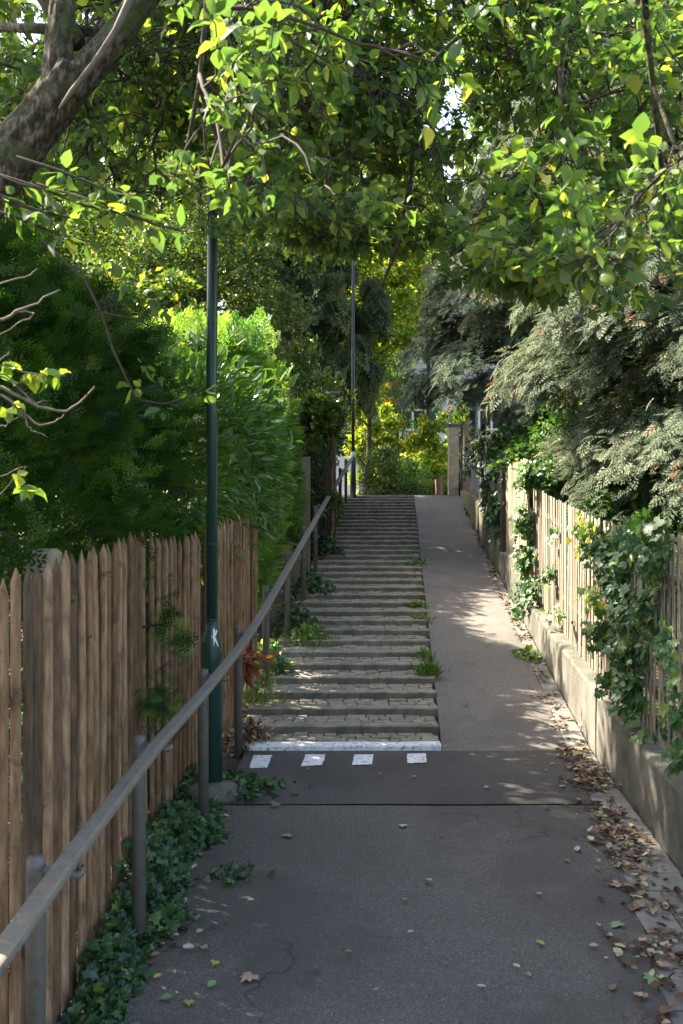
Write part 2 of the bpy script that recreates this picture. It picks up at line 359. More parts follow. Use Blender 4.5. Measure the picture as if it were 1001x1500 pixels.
def edge_r(y): return float(np.interp(y, [0, 4.24, 5.4, 6.98, Y0], [.8, 1.41, 1.60, 1.77, 1.885]))
def edge_l(y): return float(np.interp(y, [0, 4.24, 5.7, 6.9, Y0], [-.98, -.95, -.90, -.86, -.80]))
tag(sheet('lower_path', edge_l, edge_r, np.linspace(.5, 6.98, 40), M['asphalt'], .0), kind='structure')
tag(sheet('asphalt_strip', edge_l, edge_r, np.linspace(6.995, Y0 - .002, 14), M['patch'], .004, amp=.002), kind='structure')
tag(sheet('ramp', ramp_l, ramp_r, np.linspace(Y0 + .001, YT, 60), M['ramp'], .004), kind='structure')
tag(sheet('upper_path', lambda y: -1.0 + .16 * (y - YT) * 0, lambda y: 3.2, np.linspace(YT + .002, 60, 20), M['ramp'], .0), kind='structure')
# tar seam between the old and the new asphalt
m = MB(); xx = np.linspace(edge_l(6.98), edge_r(6.98), 30); P = np.zeros((2, 30, 3))
for i in range(2):
    P[i, :, 0] = xx; P[i, :, 1] = 6.984 + i * .006 + .007 * np.sin(xx * 6) + rng.normal(0, .0018, 30) ; P[i, :, 2] = G(6.98) + .0085
m.grid(P); tag(m.build('tar_seam', flat('tar', (.02, .018, .017), .7)), kind='structure')

# gutter of flat paving stones
m = MB(); y = 1.5
while y < 23.5:
    L = rng.uniform(.17, .27)
    a = (edge_r(y) if y < Y0 else ramp_r(y)) + .012; b = wall_x(y) - .012
    wd = b - a; n = max(1, int(round(wd / .24))); cuts = np.linspace(a, b, n + 1)
    for k in range(n):
        sh = rng.uniform(-.02, .02); z = G(y) + .004 + rng.normal(0, .003); z2 = G(y + L) + .004 + rng.normal(0, .003)
        x0, x1 = cuts[k] + .004, cuts[k + 1] - .004; y0, y1 = y + sh * (n > 1), y + L - .009 + sh * (n > 1)
        b_ = .006
        m.add([(x0, y0, z - .04), (x1, y0, z - .04), (x1, y1, z2 - .04), (x0, y1, z2 - .04),
               (x0, y0, z - b_), (x1, y0, z - b_), (x1, y1, z2 - b_), (x0, y1, z2 - b_),
               (x0 + b_, y0 + b_, z), (x1 - b_, y0 + b_, z), (x1 - b_, y1 - b_, z2), (x0 + b_, y1 - b_, z2)],
              [(8, 9, 10, 11)] + [(j, (j + 1) % 4, 4 + (j + 1) % 4, 4 + j) for j in range(4)] + [(4 + j, 4 + (j + 1) % 4, 8 + (j + 1) % 4, 8 + j) for j in range(4)])
    y += L
tag(m.build('gutter_paving', M['gut']), kind='structure')

# ------------------------------------------------------------------ staircase
NS = 35; TR = (YT - Y0) / NS; RS = .1624 * TR
st = empty('staircase', (0, Y0, 0), 'long flight of low mossy stone steps climbing beside the asphalt ramp', 'staircase')
for i in range(NS):
    ya = Y0 + .0 + i * TR; zt = i * RS + .052
    xl, xr = stair_l(ya) - .03 - (.12 if i else 0) , ramp_l(ya) + rng.uniform(-.012, .008)
    kd = .13
    if i == 0: xl = stair_l(ya) + .0
    m = MB()       # kerb stones forming the riser, two to four blocks with worn edges
    nb = 1 if i == 0 else rng.integers(2, 4); cuts = np.linspace(xl, xr, nb + 1); cuts[1:-1] += rng.uniform(-.2, .2, nb - 1)
    for k in range(nb):
        a, b = cuts[k] + .002, cuts[k + 1] - .002; nx = 14; x = np.linspace(a, b, nx)
        prof = [(0, -.14), (0, -.012), (.012, 0), (kd, 0), (kd, -.10)]
        P = np.zeros((len(prof), nx, 3)); wob = rng.normal(0, .0028, nx); wz = rng.normal(0, .002, nx)
        for j, (py, pz) in enumerate(prof):
            P[j, :, 0] = x; P[j, :, 1] = ya + py + (wob if py < .05 else 0); P[j, :, 2] = zt + pz + wz * (pz > -.05)
        for j, rr_ in enumerate((.15, 1, .95, .3)): m.grid(P[j:j + 2], rr_ * rng.uniform(.85, 1))
        for e in (0, -1):
            m.add(P[:, e], [(0, 1, 2, 3, 4)] if e else [(4, 3, 2, 1, 0)])
    s = m.build('step', M['paint'] if i == 0 else M['stone'], st)
    if i == 0: s['label'] = 'lowest step edge painted white'
    m = MB()       # cobbled tread behind the kerb
    yb = ya + kd + .004; ye = ya + TR + .01; rows = 3; rh = (ye - yb) / rows
    for r_ in range(rows):
        x = xl + rng.uniform(0, .05)
        while x < xr - .05:
            L = rng.uniform(.09, .19); x2 = min(x + L, xr)
            z = zt + .002 + rng.normal(0, .004) + r_ * .002
            m.box(x + .004, x2 - .004, yb + r_ * rh + .004, yb + (r_ + 1) * rh - .003, zt - .08, z, jit=.0025, bev=.008)
            x += L
    m.build('tread_paving', M['sett'], s)
# landing edge
m = MB(); m.box(stair_l(YT) - .1, ramp_r(YT), YT - .001, YT + .13, 2.3, float(G(YT)) + .012); tag(m.build('landing_kerb', M['stone']), kind='structure')

# white paint marks on the dark asphalt
def ground_px(px, py):
    Y = (CZ + .433) / ((py - HZ) / F + .0521); return np.array([(px - 500.5) / F * Y, Y, float(G(Y)) + .0105])
for q in ([(372, 1108), (399, 1108), (392, 1126), (365, 1127)], [(448, 1107), (477, 1107), (472, 1122.5), (441, 1124.5)],
          [(519, 1107), (547, 1107), (545, 1121.5), (516, 1122.5)], [(597, 1106), (624, 1105), (625, 1118.5), (597, 1120)]):
    p = [ground_px(*c) for c in q]; m = MB(); n = 10; P = np.zeros((6, n, 3))
    for i in range(6):
        for j in range(n):
            u, v = j / (n - 1), i / 5
            P[i, j] = (p[3] * (1 - v) + p[0] * v) * (1 - u) + (p[2] * (1 - v) + p[1] * v) * u
            P[i, j, :2] += rng.normal(0, .002, 2) * (i in (0, 5) or j in (0, n - 1))
    m.grid(P); tag(m.build('path_marking', M['paint']), kind='structure')

# ------------------------------------------------------------------ right retaining wall sections
def wall(label, ya, yb, zfun, mat, w=.2, name='retaining_wall', off=0, cap_r=.02, base=-.12):
    n = max(6, int((yb - ya) / .12)); Y = np.linspace(ya, yb, n)
    prof = lambda y, zt: [(0, G(y) + base), (0, (G(y) + zt) / 2), (0, zt - cap_r), (cap_r, zt), (w - .03, zt + .004), (w, zt - .02), (w, G(y) + base)]
    P = np.zeros((n, 7, 3))
    for i, y in enumerate(Y):
        zt = zfun(y)
        for j, (a, z) in enumerate(prof(y, zt)):
            P[i, j] = (wall_x(y) + off + a + rng.normal(0, .0025), y, z + (rng.normal(0, .003) if j in (2, 3, 4) else 0))
    m = MB(); m.grid(P[:, ::-1].copy())
    m.add(P[0], [tuple(range(7))]); m.add(P[-1], [tuple(reversed(range(7)))])
    return tag(m.build(name, mat), label, 'wall')
wall('lowest length of grey concrete retaining wall, nearest the camera, its joint under the ivy', 2.0, 6.8, lambda y: .145 + .048 * (y - 2), M['conc'], .22)
wall('short stained length of concrete retaining wall at the foot of the ramp', 6.81, 8.22, lambda y: .4 + .055 * (y - 6.8), M['conc'], .22, off=.004)
wall('sunlit pale length of concrete retaining wall under the bright picket fence', 8.23, 12.6, lambda y: .5 + (y - 8.23) * .108, M['conc'], .24, off=-.004)
wall('tall level block of concrete retaining wall beyond the sunlit ivy', 12.61, 15.1, lambda y: 1.42 + .01 * (y - 12.6), M['conc'], .22, off=.0)
wall('green mossy far length of retaining wall below the blue-grey panels', 15.11, 20.2, lambda y: 1.58 + (y - 15.1) * .19, M['moss'], .25, off=-.01, cap_r=.05)
wall('uppermost dark length of retaining wall by the stone gate pillar', 20.21, 23.2, lambda y: 2.42 + (y - 20.2) * .06, M['moss'], .25, off=.03)

# ------------------------------------------------------------------ right picket fences
def rfence_top(y): return float(np.interp(y, [3, 6.23, 8.09, 8.88, 10.6, 12.5], [1.66, 1.83, 1.89, 1.955, 2.13, 2.34]))
def rfence_bot(y): return float(np.interp(y, [3, 6.23, 7.17, 8.7, 12.5], [.16, .345, .43, .56, .98]))
def picket(m, x, y, z0, z1, ax, ay, tip=.0, lean=0, n=7, rr=None, tipdir=0, wob=.004):
    a = np.linspace(0, 2 * math.pi, n, endpoint=False)
    k0 = 6 if tip else 2
    zs = list(np.linspace(z0, z1 - max(tip, .012), k0)) + [z1]; V = []
    ph, p2 = rng.uniform(0, 6, 2); bx, by = rng.normal(0, wob, 2); lob = 1 + rng.normal(0, .05, n)
    for k, z in enumerate(zs):
        t = (z - z0) / (z1 - z0); s = (.1 if tip else .75) if k == k0 else 1 + .06 * math.sin(5 * t + p2)
        V += [(x + ax * s * l * math.cos(q) + lean * t + bx * math.sin(4 * t + ph), y + ay * s * l * math.sin(q) + by * math.sin(4 * t + p2) + (tipdir * ay * .7 if k == k0 else 0), z + (rng.normal(0, .006) if k == k0 - 1 and tip else 0)) for q, l in zip(a, lob)]
    f = [(k * n + j, k * n + (j + 1) % n, (k + 1) * n + (j + 1) % n, (k + 1) * n + j) for k in range(k0) for j in range(n)] + [tuple(range(k0 * n, (k0 + 1) * n))]
    m.add(V, f, rr)
def right_fence(label, ya, yb, wood, step=.108):
    f0 = empty('picket_fence', (wall_x(ya) + .14, ya, rfence_bot(ya)), label, 'fence', 'weathered picket fences on the retaining wall')
    m = MB(); y = ya
    while y < yb:
        z0, z1 = rfence_bot(y) - .01 + rng.uniform(-.01, .02), rfence_top(y) + rng.normal(0, .006)
        picket(m, wall_x(y) + .125 + rng.normal(0, .002), y, z0, z1, .009, rng.uniform(.017, .022), lean=rng.normal(0, .004))
        y += step + rng.uniform(-.008, .008)
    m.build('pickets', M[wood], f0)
    for h in (.25, .8):
        m = MB(); Y = np.linspace(ya, yb, 8)
        c = [(wall_x(q) + .165, q, rfence_bot(q) + (rfence_top(q) - rfence_bot(q)) * h) for q in Y]
        m.tube(c, .03, 6); m.build('rail', M['greywood'], f0)
    for q in (ya + .05, yb - .05):
        m = MB(); m.tube([(wall_x(q) + .2, q, rfence_bot(q) - .3), (wall_x(q) + .2, q, rfence_top(q) - .03)], .045, 8); m.build('post', M['greywood'], f0)
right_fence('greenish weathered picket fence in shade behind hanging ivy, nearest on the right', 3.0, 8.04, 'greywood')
right_fence('pale sunlit picket fence with curved top on the right retaining wall', 8.08, 12.5, 'litwood')
# far right fence of brown boards with a dark end post
f0 = empty('board_fence', (2.5, 13, 1.4), 'brown upright board fence with dark post beyond the sunlit ivy', 'fence')
m = MB()
for i, y in enumerate(np.arange(12.75, 15.0, .13)):
    m.box(wall_x(y) + .09, wall_x(y) + .11 + rng.uniform(0, .01), y, y + .118, 1.42, 2.72 + rng.normal(0, .012), jit=.003)
m.build('boards', M['greywood'], f0)
m = MB(); m.box(wall_x(15) + .02, wall_x(15) + .11, 15.0, 15.09, 1.40, 2.8, bev=.01); m.build('post', M['darkwood'], f0)
f0 = empty('panel_fence', (2.6, 17, 1.8), 'blue-grey solid panel fence above the mossy wall', 'fence')
for ya, yb in ((15.3, 17.1), (17.15, 19.0), (19.05, 20.9)):
    m = MB(); zb = 1.55 + (ya - 15.1) * .19; zt = zb + 1.4
    m.box(wall_x(ya) + .13, wall_x(ya) + .16, ya, yb, zb, zt, bev=.008); m.build('panel', M['panel'], f0)
    m = MB(); m.box(wall_x(ya) + .11, wall_x(ya) + .18, ya - .045, ya + .0, zb, zt + .06, bev=.01); m.build('post', M['darkwood'], f0)
# dark garden gate and stone pillar near the top
g0 = empty('garden_gate', (2.9, 22.5, 2.4), 'tall dark slatted garden gate beside the stone pillar', 'gate')
m = MB()
for i, y in enumerate(np.arange(21.3, 23.6, .12)): m.box(2.80 + .0425 * (y - 22), 2.825 + .0425 * (y - 22), y, y + .1, 2.3, 4.15)
m.build('slats', M['darkwood'], g0)
for y in (21.2, 23.62):
    m = MB(); m.box(2.76 + .0425 * (y - 22), 2.86 + .0425 * (y - 22), y - .08, y, 2.2, 4.25, bev=.015); m.build('post', M['darkwood'], g0)
p0 = empty('gate_pillar', (2.7, 24, 2.5), 'square tan stone gate pillar at the top of the ramp', 'pillar')
m = MB()
for i in range(8): m.box(2.58, 2.82, 23.95, 24.2, 2.45 + i * .215, 2.45 + (i + 1) * .215 - .006, jit=.002, bev=.004)
m.build('shaft', M['pillar'], p0)
m = MB(); m.box(2.545, 2.855, 23.915, 24.235, 4.17, 4.23, bev=.012); m.build('cap', M['conc'], p0)
f0 = empty('low_fence', (2.4, 25, 2.4), 'low reddish brown board fence left of the stone pillar', 'fence')
m = MB()
for y in np.arange(24.4, 27.5, .13): m.box(2.5 + .0 * y, 2.52, y, y + .11, 2.35, 3.0 + rng.normal(0, .01))
m.build('boards', M['wood'], f0)

# ------------------------------------------------------------------ left palisade fences
def palisade(label, pa, pb, topf, step=.17, tilt=0):
    pa, pb = np.array(pa), np.array(pb); L = np.linalg.norm(pb - pa); n = int(L / step)
    f0 = empty('palisade_fence', (pa[0], pa[1], float(G(pa[1]))), label, 'fence', 'rough half-round palisade fences on the left')
    m = MB()
    for i in range(n):
        p = pa + (pb - pa) * (i + rng.uniform(-.04, .04)) / n
        zt = topf(p[1]) + rng.normal(0, .012); ww = rng.uniform(.028, .033)
        picket(m, p[0] + rng.normal(0, .002), p[1], float(G(p[1])) - .08, zt, rng.uniform(.0185, .0205), ww, tip=rng.uniform(.05, .08), lean=rng.normal(0, .004), wob=.003, n=12, tipdir=rng.uniform(-.6, .6))
    m.build('pickets', M['wood'], f0, smooth=True)
    for h in (.5, 1.5):
        m = MB(); c = [(*(pa + (pb - pa) * t - np.array([.07, 0])), float(G((pa + (pb - pa) * t)[1])) + h) for t in np.linspace(0, 1, 6)]
        m.tube(c, .035, 8); m.build('rail', M['wood'], f0)
palisade('tall brown palisade fence with sharpened tops, nearest on the left', (-1.235, 2.0), (-1.235, 6.35), lambda y: 1.83 + (y - 5.4) * .052, .132)
palisade('brown palisade fence behind the green lamp post, overhung by yew', (-1.225, 6.42), (-1.15, 8.2), lambda y: 1.82, .14)
palisade('short brown palisade fence between lamp post and stairs under glossy leaves', (-1.1, 8.1), (-.86, 10.3), lambda y: 1.9 + .03 * (y - 8), .13)
m = MB(); m.box(-1.47, -1.33, 4.6, 4.74, -.2, 1.80, bev=.02); tag(m.build('fence_post', M['greywood']), 'mossy square wooden post behind the sharpened pickets at far left', 'post')
# boards further up on the left
f0 = empty('board_fence', (-.5, 16, 1.3), 'mossy wooden board fence beside the upper stairs on the left', 'fence')
m = MB()
for y in np.arange(16.0, 22.6, .14):
    x = stair_l(y) - .30; m.box(x, x + .02, y, y + .125, float(G(y)) - .1, float(G(y)) + 1.55 + rng.normal(0, .02), jit=.003)
m.build('boards', M['darkwood'], f0)
m = MB(); m.box(-.66, -.50, 15.9, 15.98, 1.15, 2.93, bev=.01); o = m.build('end_board', M['greywood'], f0); o['label'] = 'pale mossy end board of the fence'
f0 = empty('gate_post', (-.13, 17.13, 1.4), 'light brown wooden post with small latch above the rail', 'post')
m = MB(); m.box(-.165, -.09, 17.1, 17.17, 1.3, 3.42, bev=.012); m.build('shaft', M['wood'], f0)
m = MB(); m.box(-.089, -.04, 17.11, 17.15, 2.85, 2.91, bev=.005); m.build('latch', flat('brass', (.35, .3, .12), .5), f0)
b0 = empty('nesting_box', (-.12, 16.9, 3.7), 'dark brown wooden nesting box half hidden in leaves left of the black pole', 'nesting box')
m = MB(); m.box(-.215, -.05, 16.8, 16.97, 3.68, 4.03, bev=.01); m.build('box', M['darkwood'], b0)
m = MB(); m.hexa([(-.24, 16.76, 4.032), (-.02, 16.76, 4.032), (-.02, 17.0, 4.09), (-.24, 17.0, 4.09)], [(-.24, 16.76, 4.06), (-.02, 16.76, 4.06), (-.02, 17.0, 4.118), (-.24, 17.0, 4.118)]); m.build('roof', M['darkwood'], b0)

# ------------------------------------------------------------------ handrail
RP = [(-.96, 1.2), (-.96, 2.8), (-.955, 3.45), (-.915, 4.93), (-.845, 6.0), (-.785, 7.31), (-.755, 8.3), (-.664, 9.63), (-.50, 12.07), (-.227, 16.15), (.0, 19.3), (.223, 22.45)]
def rail_xy(Y): return float(np.interp(Y, [p[1] for p in RP], [p[0] for p in RP]))
def rail_z(Y): return float(np.interp(Y, [1.2, 2.8, 7.6, 8.3, 9.0, 22.45, 23], [.713, .713, .963, 1.005, 1.105, 3.297, 3.3]))
hr = empty('handrail', (-.95, 3.4, 0), 'long grey metal handrail rising along the left of the path and stairs', 'handrail')
m = MB(); YY = np.concatenate([np.linspace(1.2, 9.6, 40), np.linspace(9.8, 22.5, 50)])
hw, hh = .037, .013
prof = [(-hw, 0), (-hw * .92, hh * .8), (-hw * .6, hh), (hw * .6, hh), (hw * .92, hh * .8), (hw, 0), (hw, -hh * .9), (hw * .8, -hh), (-hw * .8, -hh), (-hw, -hh * .9)]
P = np.zeros((len(YY), len(prof) + 1, 3))
for i, y in enumerate(YY):
    for j, (a, b) in enumerate(prof + prof[:1]): P[i, j] = (rail_xy(y) + a, y, rail_z(y) + b)
m.grid(P); m.add(P[0][:-1], [tuple(range(len(prof)))]); m.add(P[-1][:-1], [tuple(range(len(prof)))])
m.build('rail', M['galv'], hr, smooth=False)
for y in [1.9, 3.45, 4.99, 6.64, 8.3] + list(np.arange(9.9, 22.6, 1.75)):
    xr = rail_xy(y); xp = xr - .105; zr = rail_z(y) - hh
    m = MB(); zb = float(G(y)) - .15
    m.tube([(xp, y, zb), (xp, y, zr + .0), (xp, y, zr + .035)], [.034, .034, .031], 14)
    p = m.build('post', M['galvpost'], hr, smooth=True)
    m = MB(); m.tube([(xp, y, zr - .012), (xp + .05, y, zr - .016), (xp + .11, y, zr - .020), (xp + .15, y, zr - .03), (xp + .165, y, zr - .015), (xp + .16, y, zr + .01)], [.02, .017, .017, .016, .012, .008], 8)
    m.build('bracket', M['galvpost'], p, smooth=True)

# ------------------------------------------------------------------ lamp posts
LX, LY = -.938, 7.2
l0 = empty('street_lamp', (LX, LY, float(G(LY))), 'dark green lamp post with white scrawl on its thicker foot, by the handrail', 'street lamp')
m = MB(); m.tube([(LX, LY, -.12), (LX, LY, 1.02), (LX, LY, 1.08), (LX, LY, 1.16), (LX, LY, 1.2)], [.076, .076, .073, .047, .043], 28)
m.build('base_tube', M['green'], l0, smooth=True)
m = MB(); m.tube([(LX, LY, 1.19), (LX, LY, 3.0), (LX + .01, LY, 5.0), (LX + .02, LY, 6.6)], [.041, .039, .037, .033], 24)
for z in (1.205, 1.75): m.tube([(LX, LY, z), (LX, LY, z + .012)], .0435, 24)
m.build('pole', M['green'], l0, smooth=True)
m = MB(); m.tube([(LX + .02, LY, 6.55), (LX + .1, LY, 6.75), (LX + .5, LY, 6.85), (LX + .75, LY, 6.85)], [.03, .03, .028, .025], 12); m.build('arm', M['green'], l0, smooth=True)
m = MB(); m.tube([(LX + .7, LY, 6.86), (LX + .85, LY, 6.88), (LX + 1.2, LY, 6.87), (LX + 1.28, LY, 6.85)], [.04, .1, .11, .03], 14); m.build('lamp_head', M['black'], l0, smooth=True)
m = MB()     # the white scrawled K on the shoulder, following the tube
def on_tube(u, z, r=.0775): a = u / r; return (LX + r * math.sin(a) , LY - r * math.cos(a), z)
def stroke(u0, z0, u1, z1, wd=.006):
    n = 6; P = np.zeros((n, 2, 3))
    d = np.array([u1 - u0, z1 - z0]); d = d / np.linalg.norm(d); pr = np.array([-d[1], d[0]])
    for i in range(n):
        t = i / (n - 1); u = u0 + (u1 - u0) * t; z = z0 + (z1 - z0) * t; w_ = wd * (.6 + .5 * math.sin(3 * t + 1))
        for k, s in enumerate((-1, 1)):
            zz = z + s * pr[1] * w_; rr = float(np.interp(zz, [1.02, 1.08, 1.16, 1.2], [.0775, .0745, .0485, .0445])) + .001
            P[i, k] = on_tube(u + s * pr[0] * w_, zz, rr)
    m.grid(P)
stroke(.022, 1.15, .026, 1.03); stroke(.045, 1.14, .028, 1.09); stroke(.028, 1.09, .062, 1.02); stroke(.008, 1.10, .012, 1.085, .003)
m.build('scrawl', flat('scrawl_white', (.8, .8, .8), .5), l0)
m = MB(); n = 14; base = []
for k, (rr, z) in enumerate(((.2, -.15), (.185, 0.0 + float(G(LY))), (.15, .075 + float(G(LY))), (.105, .1 + float(G(LY))), (.0, .105 + float(G(LY))))):
    base.append([(LX + .015 + rr * (1 + .16 * math.sin(2 * q + 1) + rng.normal(0, .02)) * math.cos(q), LY - .03 + rr * 1.05 * math.sin(q), z + rng.normal(0, .006)) for q in np.linspace(0, 2 * math.pi, n, endpoint=False)])
V = np.array(base).reshape(-1, 3); m.add(V, [(k * n + j, k * n + (j + 1) % n, (k + 1) * n + (j + 1) % n, (k + 1) * n + j) for k in range(4) for j in range(n)])
m.build('concrete_foot', M['conc'], l0, smooth=False)
PX, PY = .27, 23.2
l0 = empty('street_lamp', (PX, PY, 2.4), 'thin black lamp post with pale band at the top of the stairs', 'street lamp')
m = MB(); m.tube([(PX, PY, 2.2), (PX, PY, 3.34), (PX, PY, 3.38)], [.07, .07, .045], 16); m.build('base_tube', M['black'], l0, smooth=True)
m = MB(); m.tube([(PX, PY, 3.37), (PX, PY, 5), (PX, PY, 9.0)], [.04, .038, .034], 14); m.build('pole', M['black'], l0, smooth=True)
m = MB(); m.tube([(PX, PY, 3.36), (PX, PY, 3.50)], .05, 16); m.build('band', M['alu'], l0, smooth=True)
m = MB(); m.tube([(PX, PY, 8.95), (PX, PY, 9.02), (PX, PY, 9.25), (PX, PY, 9.35)], [.06, .2, .16, .03], 14); m.build('lamp_head', M['black'], l0, smooth=True)
# dark metal railing beyond the pole
r0 = empty('metal_railing', (.4, 24, 2.4), 'dark upright-bar metal railing beyond the black lamp post', 'railing')
def rl(y): return .42 + (y - 23.6) * .10
for k, y in enumerate(np.arange(23.6, 27.2, .42)):
    m = MB(); m.box(rl(y) - .012, rl(y) + .012, y, y + .024, 2.4, 3.38 - .05 * (y - 23.6), ); m.build('bar', M['black'], r0)
m = MB(); m.tube([(rl(23.5), 23.5, 3.4), (rl(27.2), 27.2, 3.22)], .022, 8); m.build('top_rail', M['black'], r0)
m = MB(); m.box(rl(27.2), rl(27.2) + .1, 27.2, 27.3, 2.4, 3.25, bev=.01); m.build('post', M['darkwood'], r0)

# ------------------------------------------------------------------ far house
h0 = empty('house', (4, 38, 2.4), 'white house with green shutters seen through the leaves beyond the path', 'house')
m = MB(); m.box(-.5, 10, 38, 47, 1.8, 12.5); m.build('walls', M['plaster'], h0)
m = MB()
for i in range(24): m.box(-.52, 10.02, 37.95, 37.998, 7.2 + i * .22, 7.2 + i * .22 + .17)
m.build('siding', M['siding'], h0)
m = MB(); m.add([(-1, 37.4, 12.55), (10.5, 37.4, 12.55), (10.5, 47.6, 12.55), (-1, 47.6, 12.55), (-1, 42.5, 15.5), (10.5, 42.5, 15.5)], [(0, 1, 5, 4), (2, 3, 4, 5), (0, 4, 3), (1, 2, 5), (3, 2, 1, 0)]); m.build('roof', M['roof'], h0)
for (wx, wz) in ((2.35, 3.0), (2.2, 5.3), (5.2, 3.0), (5.2, 5.3), (7.8, 5.3), (7.8, 3.0)):
    m = MB()
    for a in (0, .95, .475): m.box(wx + a, wx + a + .08, 37.9, 37.985, wz, wz + 1.5)
    for b in (0, .75, 1.42): m.box(wx, wx + 1.03, 37.91, 37.98, wz + b, wz + b + .08)
    wi = m.build('window', M['frame'], h0)
    m = MB(); m.box(wx + .05, wx + .98, 37.95, 37.99, wz + .05, wz + 1.45); m.build('pane', M['glass'], wi)
    for s in (-.58, 1.08):
        m = MB(); m.box(wx + s, wx + s + .52, 37.92, 37.97, wz - .02, wz + 1.52)
        for b in range(14): m.box(wx + s + .05, wx + s + .47, 37.905, 37.925, wz + .06 + b * .1, wz + .12 + b * .1)
        m.build('shutter', M['shutter'], h0)

# ------------------------------------------------------------------ foliage builders
def foliage(name, T, pts, dirs, nrm, size, mat, parent, rnd=None, smooth=False):
    size = np.asarray(size, float)
    if T in (LEAF, IVY, LONG, CURL): k_ = len(size); size = size[:, None] * np.stack([rng.uniform(.7, 1.2, k_), np.ones(k_), rng.normal(1.1, 1.0, k_)], -1)
    return scatter(name, T, pts, frames(dirs, nrm, size), mat, parent, rnd, smooth)
def hedge(name, label, cat, ctr, T, n, size, mat, up=.3, out=1.0, inner=.35, seed_amp=.18, stems=True, trunk_z=None, theta=(-1.3, 2.6), clump=None, rnd_top=0, fill=9000, fillsize=.07, p=3.2, off_s=.11, fd=(.2, .45)):
    """ctr: list of (x, y, zbottom, ztop, halfwidth)"""
    C = np.array(ctr, float)
    h = empty(name, (C[0, 0], C[:, 1].mean(), float(G(C[:, 1].mean()))), label, cat)
    def pts_on(n, depth):
        u = rng.random(n); yy = C[0, 1] + (C[-1, 1] - C[0, 1]) * u
        th = rng.uniform(theta[0], theta[1], n)
        x = np.interp(yy, C[:, 1], C[:, 0]); zb = np.interp(yy, C[:, 1], C[:, 2]); zt = np.interp(yy, C[:, 1], C[:, 3]); hw = np.interp(yy, C[:, 1], C[:, 4])
        c, s = np.cos(th), np.sin(th); k = (np.abs(c) ** p + np.abs(s) ** p) ** (-1 / p)
        e = np.clip(1 - np.abs(2 * u - 1) ** 8, .05, 1) ** .5
        zc = (zb + zt) / 2; hz = (zt - zb) / 2
        bumpy = 1 + seed_amp * (np.sin(yy * 3.1 + th * 4.3) * .4 + np.sin(yy * 7.3 - th * 6.1 + 1.3) * .3 + np.sin(yy * 1.3 + th * 2.1 + .5) * .3) - depth / np.maximum(hw, .3)
        P = np.stack([x + hw * c * k * bumpy * e, yy, zc + hz * s * k * (1 + (bumpy - 1) * .5) * e], -1)
        nrm = norm(np.stack([c * k, (2 * u - 1) ** 7, s * k * .8], -1))
        return P, nrm
    depth = rng.random(n) ** 2 * inner
    RN = rng.random(n)
    if clump:
        Pc, Nc = pts_on(clump, rng.random(clump) * .05); idx = rng.integers(0, clump, n)
        off = rng.normal(0, off_s, (n, 3)); P = Pc[idx] + off; nr = Nc[idx]; P -= nr * depth[:, None]; RN = rng.random(clump)[idx] * .55 + RN * .45
    else: P, nr = pts_on(n, depth)
    d = norm(nr * out + np.array([0, 0, up]) + rng.normal(0, .45, (n, 3)))
    nn = norm(nr * .3 + np.array([0, 0, 1.]) + rng.normal(0, .4, (n, 3)))
    keep = (P[:, 2] > G(P[:, 1]) + .02) & ~((P[:, 1] < 8.3) & (P[:, 0] > -1.36) & (P[:, 2] < 1.8))
    foliage('foliage', T, P[keep], d[keep], nn[keep], (size * rng.uniform(.7, 1.25, n))[keep], mat, h, RN[keep])
    Pf, Nf = pts_on(fill, fd[0] + rng.random(fill) * fd[1]); 
    foliage('inner_foliage', QUAD, Pf, norm(Nf + rng.normal(0, .8, Pf.shape)), norm(Nf + rng.normal(0, .4, Pf.shape)), fillsize * rng.uniform(.7, 1.5, fill), mat, h)
    m = MB()
    for q in np.linspace(0, 1, max(3, int((C[-1, 1] - C[0, 1]) / .7)))[0:]:
        y = C[0, 1] + .2 + (C[-1, 1] - C[0, 1] - .4) * q; x = float(np.interp(y, C[:, 1], C[:, 0])); zt = float(np.interp(y, C[:, 1], C[:, 3]))
        z0 = float(G(y)) - .05
        m.tube([(x, y, z0), (x + .1, y + .05, (z0 + zt) / 2), (x - .05, y, zt - .4)], [.06, .04, .015], 6)
    m.build('stems', M['twig'], h)
    return h
hedge('yew_hedge', 'tall dark green yew leaning over the sharpened palisade fence', 'hedge',
      [(-2.75, 3.7, -.7, 3.3, 1.2), (-2.6, 5.4, -.6, 3.5, 1.15), (-2.3, 7.0, -.4, 3.5, .95), (-2.05, 8.9, .0, 3.3, .8)], YEW, 10500, .19, M['yew'], up=.25, inner=.4, seed_amp=.26, clump=1000, fill=22000, fillsize=.08, off_s=.075, fd=(.4, .4))
hedge('rhododendron', 'rhododendron with long glossy leaves beside the green lamp post', 'shrub',
      [(-1.65, 8.6, 1.2, 3.1, .55), (-1.6, 9.8, 1.5, 3.5, .72), (-1.45, 11.6, 1.7, 3.6, .62)], LONG, 4200, .15, M['rhodo'], up=.1, inner=.4, seed_amp=.3, clump=420, fill=5000, fillsize=.09)
hedge('thuja_hedge', 'bright feathery thuja hedge with sunlit top beside the stairs', 'hedge',
      [(-1.85, 11.2, .7, 4.0, .75), (-1.65, 12.5, .8, 4.2, .85), (-1.6, 13.1, 1.0, 3.5, .5), (-1.6, 14.5, 1.1, 3.45, .48), (-1.25, 16.0, 1.4, 4.05, .7)], FAN, 7500, .26, M['thuja'], up=1.1, out=.7, inner=.25, seed_amp=.14, fill=9000, fillsize=.08, p=4)
